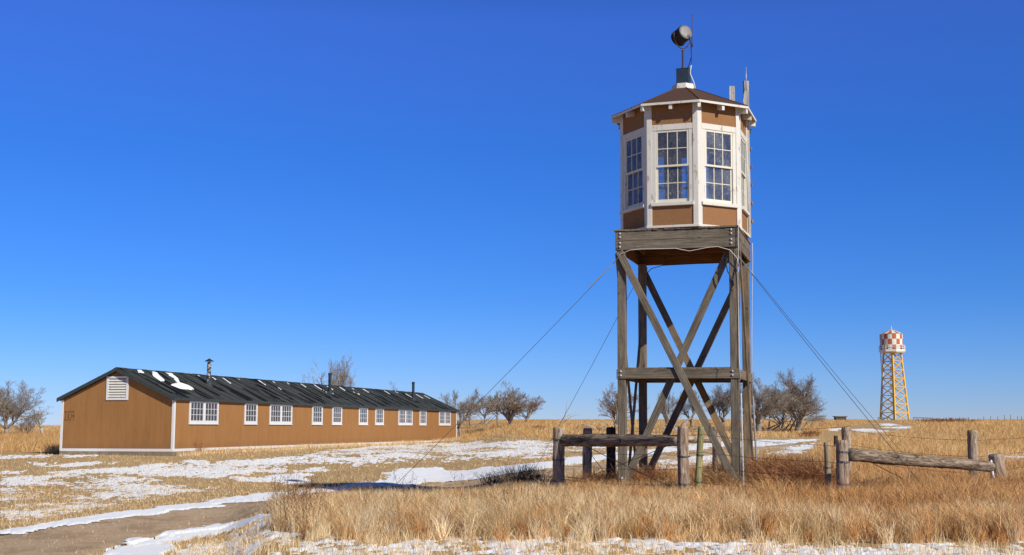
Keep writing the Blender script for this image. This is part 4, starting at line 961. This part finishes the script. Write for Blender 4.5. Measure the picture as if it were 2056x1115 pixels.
def gpt(u, v, dz=-.15): x, y = G(u, v); return Vector((x, y, float(zg(x, y))+dz))
def post(label, u, vb, vt, px_w, mat, ut=None, name='fence_post', rough=.08, seed=1, grp='log posts of the wire fence'):
    b = gpt(u, vb); Y = b.y; t = at(ut if ut is not None else u, vt, Y); b.x += 0
    r_ = px_w/2*Y/F
    o = log(name, b, t, r_*1.04, r_*.98, mat, rough=rough, seed=seed); tag(o, label, 'fence post', grp); return b, t, r_, o
P = {}
P['p1'] = post('thick barked log post at the left end of the near rail', 1121, 990, 858, 23, BK, 1122, seed=3)
P['p2'] = post('thick pale log post before the tower at the right end of the near rail', 1373, 1005, 856, 23, BK, 1372, seed=4)
P['gp'] = post('slim green treated pine post right of the log post before the tower', 1400, 1000, 857, 13, M['green_post'], 1408, rough=.01, seed=5)
P['b1'] = post('shorter log post behind the near rail, nearer the left end post', 1177, 976, 860, 18, BK, 1179, seed=6)
P['b2'] = post('charred black post behind the near rail, just left of the tower leg', 1228, 976, 858, 19, BD, 1227, seed=7)
P['b3'] = post('rear log post seen between the crossed tower legs', 1440, 958, 857, 17, BK, 1438, seed=8)
P['tp'] = post('slim pale peeled post leaning beside the thick right-hand post', 1665, 1012, 888, 12, M['tan_post'], 1660, rough=.02, seed=9)
P['p3'] = post('thick barked log post at the left end of the right-hand rail', 1694, 1018, 884, 24, BK, 1692, seed=10)
P['b4'] = post('taller log post right behind the thick right-hand post', 1702, 972, 858, 19, BK, 1700, seed=11)
P['st'] = post('small distant stump post peeping out left of the right-hand posts', 1678, 905, 875, 8, BD, 1678, seed=12)
P['b5'] = post('log post with a side knot standing behind the right-hand rail', 1957, 988, 864, 19, BK, 1952, seed=13)
P['p4'] = post('leaning log post at the far right with snow on its left side', 2014, 998, 912, 30, BK, 1999, seed=14)
# knot on b5
b, t, r_, o = P['b5']; log('knot', Vector((r_*.4, 0, 0)), Vector((r_*.4, 0, 0))+Vector((.0, -.2, 0)), .04, .03, BK, None)
kn = bpy.data.objects[-1] if False else [q_ for q_ in bpy.data.objects if q_.name.startswith('knot')][0]
kn.parent = o; kn.matrix_local = Matrix.Translation(((t-b).length-.25, 0, 0)) @ Matrix.Rotation(R(60), 4, 'Z')
def rail_(label, a, b, r0, r1, mat, seed): o = log('fence_rail', a, b, r0, r1, mat, seed=seed, rough=.07); tag(o, label, 'fence rail', 'log rails of the wire fence'); return o
def on(k, v): b, t, r_, o = P[k]; p = at(1028, v, b.y); q_ = (p.z-b.z)/(t.z-b.z); return b.lerp(t, q_)
a = on('p1', 884.5)+Vector((.10, 0, 0)); b = on('p2', 885)+Vector((-.10, 0, 0)); rail_('near barked log rail joining the left end post to the post before the tower', a, b, .150, .125, M['bark_mid'], 21)
a = on('b1', 879)+Vector((-.1, .12, 0)); b = on('b3', 882)+Vector((-.08, 0, 0)); rail_('rear dark log rail behind the near one, under the tower', a, b, .11, .12, BK, 22)
a = on('p3', 914)+Vector((.12, 0, .02)); b = on('p4', 938)+Vector((-.12, 0, 0)); rail_('sloping log rail on the right joining the thick post to the leaning post', a, b, .140, .118, M['bark_mid'], 23)
# snow streak on the leaning post (a thin packed ridge of snow)
b, t, r_, o = P['p4']
pts = [b.lerp(t, k)+Vector((-r_*.93, -r_*.45, 0)) for k in np.linspace(.18, .88, 9)]
so = MB().tube([p+Vector((random.uniform(-.015, .015), 0, 0)) for p in pts], [.02, .04, .045, .035, .03, .04, .035, .03, .02], 6).build('snow_streak', M['snow_roof'], smooth=True)
tag(so, 'streak of packed snow clinging to the left side of the leaning post', 'snow')
# barbed wire strands
def strand(label, pts, bar_=True, mat='rustwire'):
    pts = [Vector(p) for p in pts]; mb = MB(); allp = []
    for i in range(len(pts)-1):
        d = (pts[i+1]-pts[i]).length; allp += sag(pts[i], pts[i+1], .012*d, max(4, int(d)))[:-1]
    allp.append(pts[-1]); mb.tube(allp, .0045, 4)
    for i in range(len(pts)-1):
        d = (pts[i+1]-pts[i]); n_ = int(d.length/.14); s_ = .012*d.length
        for k in range(1, n_):
            t = k/n_; p = pts[i]+d*t-Vector((0, 0, s_*4*t*(1-t)))
            if bar_:
                q_ = Vector((random.uniform(-1, 1), random.uniform(-1, 1), random.uniform(-1, 1))).normalized()*.022
                mb.tube([p-q_, p+q_], .003, 3, cap=False)
    o = mb.build('barbed_wire', M[mat]); tag(o, label, 'barbed wire', 'barbed wire strands of the fence')
def hp_(k, h): b, t, r_, o = P[k]; g = Vector((b.x, b.y, b.z+.15)); q_ = (g.z+h-b.z)/(t.z-b.z); return b.lerp(t, q_)+Vector((0, -r_*1.02, 0))
for nm, h in (('topmost', 1.42), ('second', 1.02), ('third', .68), ('lowest', .34)):
    strand(f'{nm} barbed wire strand of the near fence passing in front of the tower', [hp_('p1', min(h, 1.36)), hp_('p2', h), hp_('gp', h), hp_('tp', h*.86), hp_('p3', h*.86)])
for nm, h in (('topmost', 1.25), ('middle', .85), ('lowest', .45)):
    strand(f'{nm} barbed wire strand running right from the taller rear post', [hp_('b4', h+.25), hp_('b5', h), at(2130, 870+(1.25-h)*66, 31.5)])
strand('single rear barbed wire strand joining the back posts under the tower', [hp_('b1', 1.5), hp_('b2', 1.5), hp_('b3', 1.45), hp_('b4', 1.6)])
def tw(label, a, b): o = MB().tube(sag(a, b, .03, 8), .0085, 5).build('brace_wire', M['wire']); tag(o, label, 'brace wire', 'diagonal brace wires of the fence')
tw('brace wire falling right from the top of the left end post', on('p1', 872)+Vector((.1, -.12, 0)), on('p2', 985)+Vector((-.1, -.12, 0)))
tw('brace wire rising right from the foot of the left end post', on('p1', 975)+Vector((.1, -.12, 0)), on('p2', 885)+Vector((-.1, -.13, 0)))
tw('brace wire falling from the thick right-hand post towards the leaning post', on('p3', 905)+Vector((.12, -.13, 0)), gpt(1872, 998, .1))
tw('brace wire rising to the top of the leaning post from the weeds', on('p4', 938)+Vector((-.2, -.16, 0)), gpt(1790, 1020, .05))
tw('brace wire low on the rear posts, crossing behind the tower leg', on('b1', 900), on('b2', 965))
for k, hs in (('p1', (.28, .8, 1.3)), ('p2', (.35, .95)), ('p3', (.45, .9, 1.1)), ('gp', (.35, .95)), ('tp', (.3, .75))):
    b, t, r_, o = P[k]; mb = MB()
    for h in hs:
        for j in range(2): mb.tube([(h+.15+j*.02+.008*math.sin(a_), r_*1.10*math.cos(a_), r_*1.10*math.sin(a_)) for a_ in np.linspace(0, 2*math.pi, 15)], .007, 4, cap=False)
    mb.build('wire_wrap', M['wire'], o)

# ------------------------------------------------------------------ bare trees
def tree(label, u, vb, vt, wpx, Y=None, seed=1, lean=0.0, trunk_h=.16, dens=1.0, mat='twig', name='bare_tree', limbs=5, grp='bare cottonwoods along the prairie edge', upright=.25, rt=None, tmat='trunk', levels=5):
    rnd = random.Random(seed)
    if Y is None: x, y = G(u, vb)
    else: p = at(u, vb, Y); x, y = p.x, Y
    z = float(zg(x, y)); top = at(u, vt, y).z; Ht = top-z; Wt2 = wpx*y/F/2
    e = empty(name, (x, y, z)); tag(e, label, 'tree', grp)
    tm, cm = MB(), MB()
    r0 = rt or Ht*.032
    def bez(p, d, L_, n_, wig, grav):
        pts = [p.copy()]; d = d.normalized()
        for i in range(n_):
            d = (d+Vector((rnd.gauss(0, wig), rnd.gauss(0, wig), rnd.gauss(0, wig)+grav))).normalized(); p = p+d*L_/n_; pts.append(p.copy())
        return pts, d
    RM = (.012 if mat == 'dead' else .0042)*(y/100)**.5
    def grow(p, d, L_, r, lv):
        n_ = (6, 7, 5, 4, 3, 2)[lv]; pts, dl = bez(p, d, L_, n_, (.10, .15, .16, .17, .16, .12)[lv], (.04, .03, .045, .04, .03, .02)[lv])
        rr = [max(RM, r*(1-.8*i/n_)) for i in range(n_+1)]
        (tm if lv <= 1 else cm).tube(pts, rr, 7 if lv <= 1 else 3, cap=lv <= 1)
        if lv >= levels: return
        nc_ = max(2, int(round([0, 8, 7, 5, 4, 0][lv]*dens)))
        for i in range(nc_):
            t = (.18+.82*(i+rnd.random())/nc_); k = min(int(t*n_), n_-1); q_ = pts[k].lerp(pts[k+1], t*n_-k)
            dd = (pts[k+1]-pts[k]).normalized(); sd_ = Vector((rnd.gauss(0, 1), rnd.gauss(0, 1), rnd.gauss(0, .8)+.15)); sd_ = (sd_-dd*sd_.dot(dd)).normalized()
            grow(q_, dd+sd_*rnd.uniform(.35, .85), L_*rnd.uniform(.42, .66)*(1.1-.4*t), r*(1-.7*t)*.62, lv+1)
    # trunk
    th_ = Ht*trunk_h; pts, dl = bez(Vector((0, 0, -.1)), Vector((lean*.6, 0, 1)), th_+.1, 4, .08, 0)
    tm.tube(pts, [r0*1.25, r0*1.02, r0*.95, r0*.9, r0*.85], 8)
    for i in range(limbs):
        a_ = 2*math.pi*(i+rnd.uniform(-.3, .3))/limbs; k = rnd.uniform(.45, 1.0)
        tgt = Vector((math.cos(a_)*Wt2*k+lean*Ht*.5, math.sin(a_)*Wt2*k, (Ht-th_)*(rnd.uniform(.5, .8) if i else .85))); tgt.z = max(tgt.z, Ht*.2)
        L_ = tgt.length; d = tgt.normalized()+Vector((0, 0, upright*.0)); p = pts[-1] if i % 2 == 0 else pts[-2]
        grow(p, d+Vector((0, 0, -.12)), L_*.82, r0*rnd.uniform(.5, .68), 1)
    t_ = tm.build('trunk', M[tmat], e, smooth=True); c_ = cm.build('crown', M[mat], e)
    # fit height
    zs_ = [v[2] for v in cm.v]; s_ = Ht/np.percentile(zs_, 99.5); xs_ = [abs(v[0]-lean*Ht*.4) for v in cm.v]; sx_ = Wt2/np.percentile(xs_, 94)
    for q_ in (t_, c_): q_.scale = (sx_, sx_, s_)
    return e
# right of the barrack
tree('spreading bare tree just right of the barrack corner', 925, 858, 783, 84, 108, 11, -.05, .22, 1, limbs=6)
tree('slim bare tree with a forked grey trunk, second right of the barrack', 945, 842, 790, 50, 140, 12, .1, .30)
tree('small bare tree third right of the barrack, behind the others', 975, 842, 797, 42, 142, 13, 0, .3)
tree('slim bare tree left of the tallest one, between barrack and tower', 999, 851, 785, 44, 126, 14, -.05, .32)
tree('tallest bare tree between the barrack and the tower, with dense twigs', 1025, 857, 769, 84, 112, 15, 0, .17, 1.1, limbs=7, rt=.16)
tree('low rounded bare tree on the right of the group between barrack and tower', 1057, 845, 796, 60, 132, 16, .1, .22, mat='twig_red')
# behind the tower
tree('bare tree seen just left of the tower front leg', 1238, 861, 775, 78, 100, 17, 0, .14, 1.0, limbs=6, mat='twig_red')
tree('small bare tree seen between the tower legs on the left', 1338, 863, 785, 66, 98, 18, 0, .15, .95)
tree('small bare tree seen behind the crossing of the braces', 1388, 860, 786, 60, 104, 19, .05, .2, .95)
tree('leaning bare tree seen left of the right tower leg', 1452, 860, 772, 62, 100, 20, -.15, .16, 1.0, mat='twig')
tree('large bare tree with a thick pale trunk right of the tower', 1523, 868, 752, 120, 92, 22, -.02, .20, 1.15, limbs=7, rt=.26)
tree('largest bare tree with a wide crown, rightmost of the tower group', 1600, 865, 748, 104, 95, 23, .05, .18, 1.15, limbs=8, rt=.20)
tree('low twiggy bare tree filling the gap between the two large right-hand trees', 1566, 862, 780, 74, 104, 24, 0, .12, 1.1, limbs=6, mat='twig_red')
# behind the barrack
tree('dead bleached tree leaning left behind the barrack roof', 655, 862, 722, 52, 122, 31, -.5, .42, .55, mat='dead', tmat='dead', limbs=4, levels=4, rt=.2)
tree('upright bare tree with brushy twigs behind the middle of the barrack roof', 680, 862, 714, 50, 120, 32, .02, .25, 1.0, limbs=7, rt=.2)
tree('small bare tree showing its tip left of the third chimney', 795, 862, 768, 44, 125, 33, -.05, .3, .8)
# far left
tree('big bare tree at the left edge of the view', 12, 872, 768, 98, 110, 41, 0, .18, 1.1, limbs=7, rt=.17)
tree('small broken leaning tree near the left end of the barrack', 88, 869, 812, 44, 112, 42, -.25, .3, .6, mat='twig', tmat='dead', limbs=3)
tree('low scrubby bare tree between the left edge tree and the leaning one', 56, 869, 822, 52, 118, 43, 0, .1, .9, limbs=5)
# dead wood and brush
def brush(label, u, v, wpx, hpx, n_=160, mat='twig', seed=1, cat='bush', name='dry_bush', rad=.006, grp=None):
    rnd = random.Random(seed); x, y = G(u, v); z = float(zg(x, y)); W_ = wpx*y/F; H_ = hpx*y/F; mb = MB()
    for i in range(n_):
        bx_ = rnd.gauss(0, .22)*W_; p = Vector((bx_, rnd.gauss(0, .2)*W_*.7, -.03)); d = Vector((rnd.gauss(0, .45)+bx_/W_, rnd.gauss(0, .45), 1)).normalized(); h_ = H_*rnd.uniform(.45, 1.05)
        pts = [p, p+d*h_*.5, p+d*h_*.5+(d+Vector((rnd.gauss(0, .3), rnd.gauss(0, .3), 0))).normalized()*h_*.5]
        mb.tube(pts, [rad*1.2, rad, rad*.5], 3, cap=False)
        for j in range(4):
            t = rnd.uniform(.3, 1); q_ = pts[0].lerp(pts[1], t) if t < .5 else pts[1].lerp(pts[2], t*2-1); e_ = d+Vector((rnd.gauss(0, .7), rnd.gauss(0, .7), rnd.gauss(0, .2)))
            mb.tube([q_, q_+e_.normalized()*h_*rnd.uniform(.12, .3)], [rad*.8, rad*.4], 3, cap=False)
    o = mb.build(name, M[mat], mat=Matrix.Translation((x, y, z))); tag(o, label, cat, grp); return o
M['brush_dark'] = simple('dark_weed_stems', (.15, .12, .085), .9, 0, .4, 2)
M['brush_rust'] = simple('rust_brush', (.42, .21, .09), .9, 0, .3, 2)
brush('dark grey dried weed clump left of the left end post', 1055, 972, 76, 42, 260, 'brush_dark', 1, rad=.005)
brush('low dark dried weed clump further left of the end post, by the road', 998, 972, 64, 28, 160, 'brush_dark', 2, rad=.005)
brush('tall rust-coloured weed clump at the left tip of the golden grass', 590, 1030, 60, 48, 420, 'brush_rust', 3, rad=.004)
brush('rust-brown weed thicket left of the slim pale post', 1615, 1000, 120, 80, 900, 'brush_rust', 4, rad=.006)
brush('rust-brown weeds round the front right tower leg', 1465, 985, 110, 62, 800, 'brush_rust', 5, rad=.005)
brush('rust-brown weeds between the left rear posts', 1290, 985, 110, 55, 600, 'brush_rust', 6, rad=.005)
brush('reddish weeds at the foot of the shorter rear post', 1192, 985, 50, 42, 240, 'brush_rust', 7, rad=.005)
brush('rust-brown weed thicket behind the sloping rail', 1800, 1000, 190, 45, 900, 'brush_rust', 8, rad=.005)
M['brush_tan'] = simple('tan_brush', (.52, .32, .15), .9, 0, .3, 2)
brush('tall rust-brown weed thicket between the tower and the slim pale post', 1560, 985, 130, 72, 1300, 'brush_rust', 21, rad=.005)
brush('tan dry weed thicket behind the slim green post', 1430, 992, 70, 52, 600, 'brush_tan', 22, rad=.005)
brush('tan weeds round the foot of the pale log post before the tower', 1345, 1000, 70, 42, 500, 'brush_tan', 23, rad=.004)
brush('tan weed clump right of the thick right-hand post', 1750, 1010, 110, 45, 700, 'brush_tan', 24, rad=.005)
brush('rust weeds at the foot of the leaning post', 2030, 1003, 80, 50, 600, 'brush_rust', 25, rad=.005)
brush('low brown bush on the prairie right of the tallest middle tree', 1078, 862, 30, 9, 160, 'brush_rust', 9, rad=.02)
brush('low brown bush in front of the largest right-hand tree', 1626, 877, 34, 13, 220, 'brush_rust', 10, rad=.016)
brush('sprawling brush on the skyline right of the water tower', 1900, 849, 120, 10, 520, 'brush_rust', 12, rad=.03)
brush('thin dry stalks standing against the long barrack wall below the first window', 398, 912, 26, 30, 34, 'brush_rust', 13, rad=.008)
def deadwood(label, u, v, seed, n_=9, l_=2.2, mat='dead'):
    rnd = random.Random(seed); x, y = G(u, v); z = float(zg(x, y)); mb = MB()
    for i in range(n_):
        p = Vector((rnd.gauss(0, .7), rnd.gauss(0, .5), .05)); d = Vector((rnd.choice((-1, 1))*rnd.uniform(.4, 1), rnd.gauss(0, .3), rnd.uniform(.1, .7))).normalized(); pts = [p]
        for k in range(4): d = (d+Vector((rnd.gauss(0, .2), rnd.gauss(0, .2), rnd.gauss(-.05, .2)))).normalized(); p = p+d*l_/4*rnd.uniform(.5, 1); pts.append(p)
        mb.tube(pts, [.07, .06, .045, .03, .015], 5)
    o = mb.build('fallen_branches', M[mat], mat=Matrix.Translation((x, y, z))); tag(o, label, 'fallen branches', 'fallen dead branches on the prairie')
deadwood('bleached fallen branches left of the tree beside the tower', 1203, 864, 1, 6, 2.4)
deadwood('tangle of fallen branches under the two large right-hand trees', 1560, 868, 2, 16, 3.2, 'trunk')
deadwood('fallen branches under the small trees right of the barrack', 965, 856, 3, 8, 2.6, 'trunk')
deadwood('single crooked dead branch on the skyline left of the tower', 1125, 850, 4, 3, 3.5)
deadwood('fallen branches between the tower legs', 1385, 868, 5, 10, 2.8)

# ------------------------------------------------------------------ small distant things
p = gpt(1623, 862, 0); e = empty('information_panel', p, .2); tag(e, 'small tilted grey information panel on two legs beside the largest tree', 'information panel')
mb = MB(); mb.box(-.32, .32, -.03, .03, -.01, .01); mb.build('panel', M['steel'], e, mat=Matrix.Translation((0, 0, .75)) @ Matrix.Scale(1.0, 4) @ Matrix.Rotation(R(35), 4, 'X') @ Matrix.Diagonal((1, 10, 2, 1)))
for x_ in (-.25, .25): beam('leg', (x_, .05, -.1), (x_, .05, .75), .06, .06, M['wood'], e)
p = at(1687, 846, 230); p.z = float(zg(p.x, p.y)); e = empty('cattle_trough', p, .1); tag(e, 'small dark box shelter on the horizon left of the water tower', 'shelter')
MB().box(-1.0, 1.0, -.5, .5, .05, .65).build('body', M['iron'], e); MB().box(-1.2, 1.2, -.65, .65, .65, .78).build('lid', M['wood'], e)
e.name = 'box_shelter'
p = at(1640, 843, 300); p.z = float(zg(p.x, p.y)); mb = MB(); mb.tube([(0, 0, 0), (0, 0, 5.0)], .06, 5); mb.tube([(-.35, 0, 4.6), (.35, 0, 4.6)], .04, 4)
o = mb.build('radio_mast', M['steel'], mat=Matrix.Translation(p)); tag(o, 'thin pole on the horizon between the largest tree and the box shelter', 'pole')
for k, (u_, h_) in enumerate([(1976, .75), (1990, .8), (2004, .8), (2018, .95), (2030, 1.0), (2044, .8), (2052, .75)]):
    p = at(u_, 855, 170); p.z = float(zg(p.x, p.y)); o = MB().tube([(0, 0, -.1), (0, 0, h_)], .045, 5).build('distant_fence_post', M['trunk'], mat=Matrix.Translation(p)); tag(o, f'thin dark post, {("leftmost", "second from left", "third from left", "middle", "third from right", "second from right", "rightmost")[k]} of the distant fence on the horizon', 'fence post', 'posts of the distant fence on the right horizon')
bpy.context.view_layer.update()
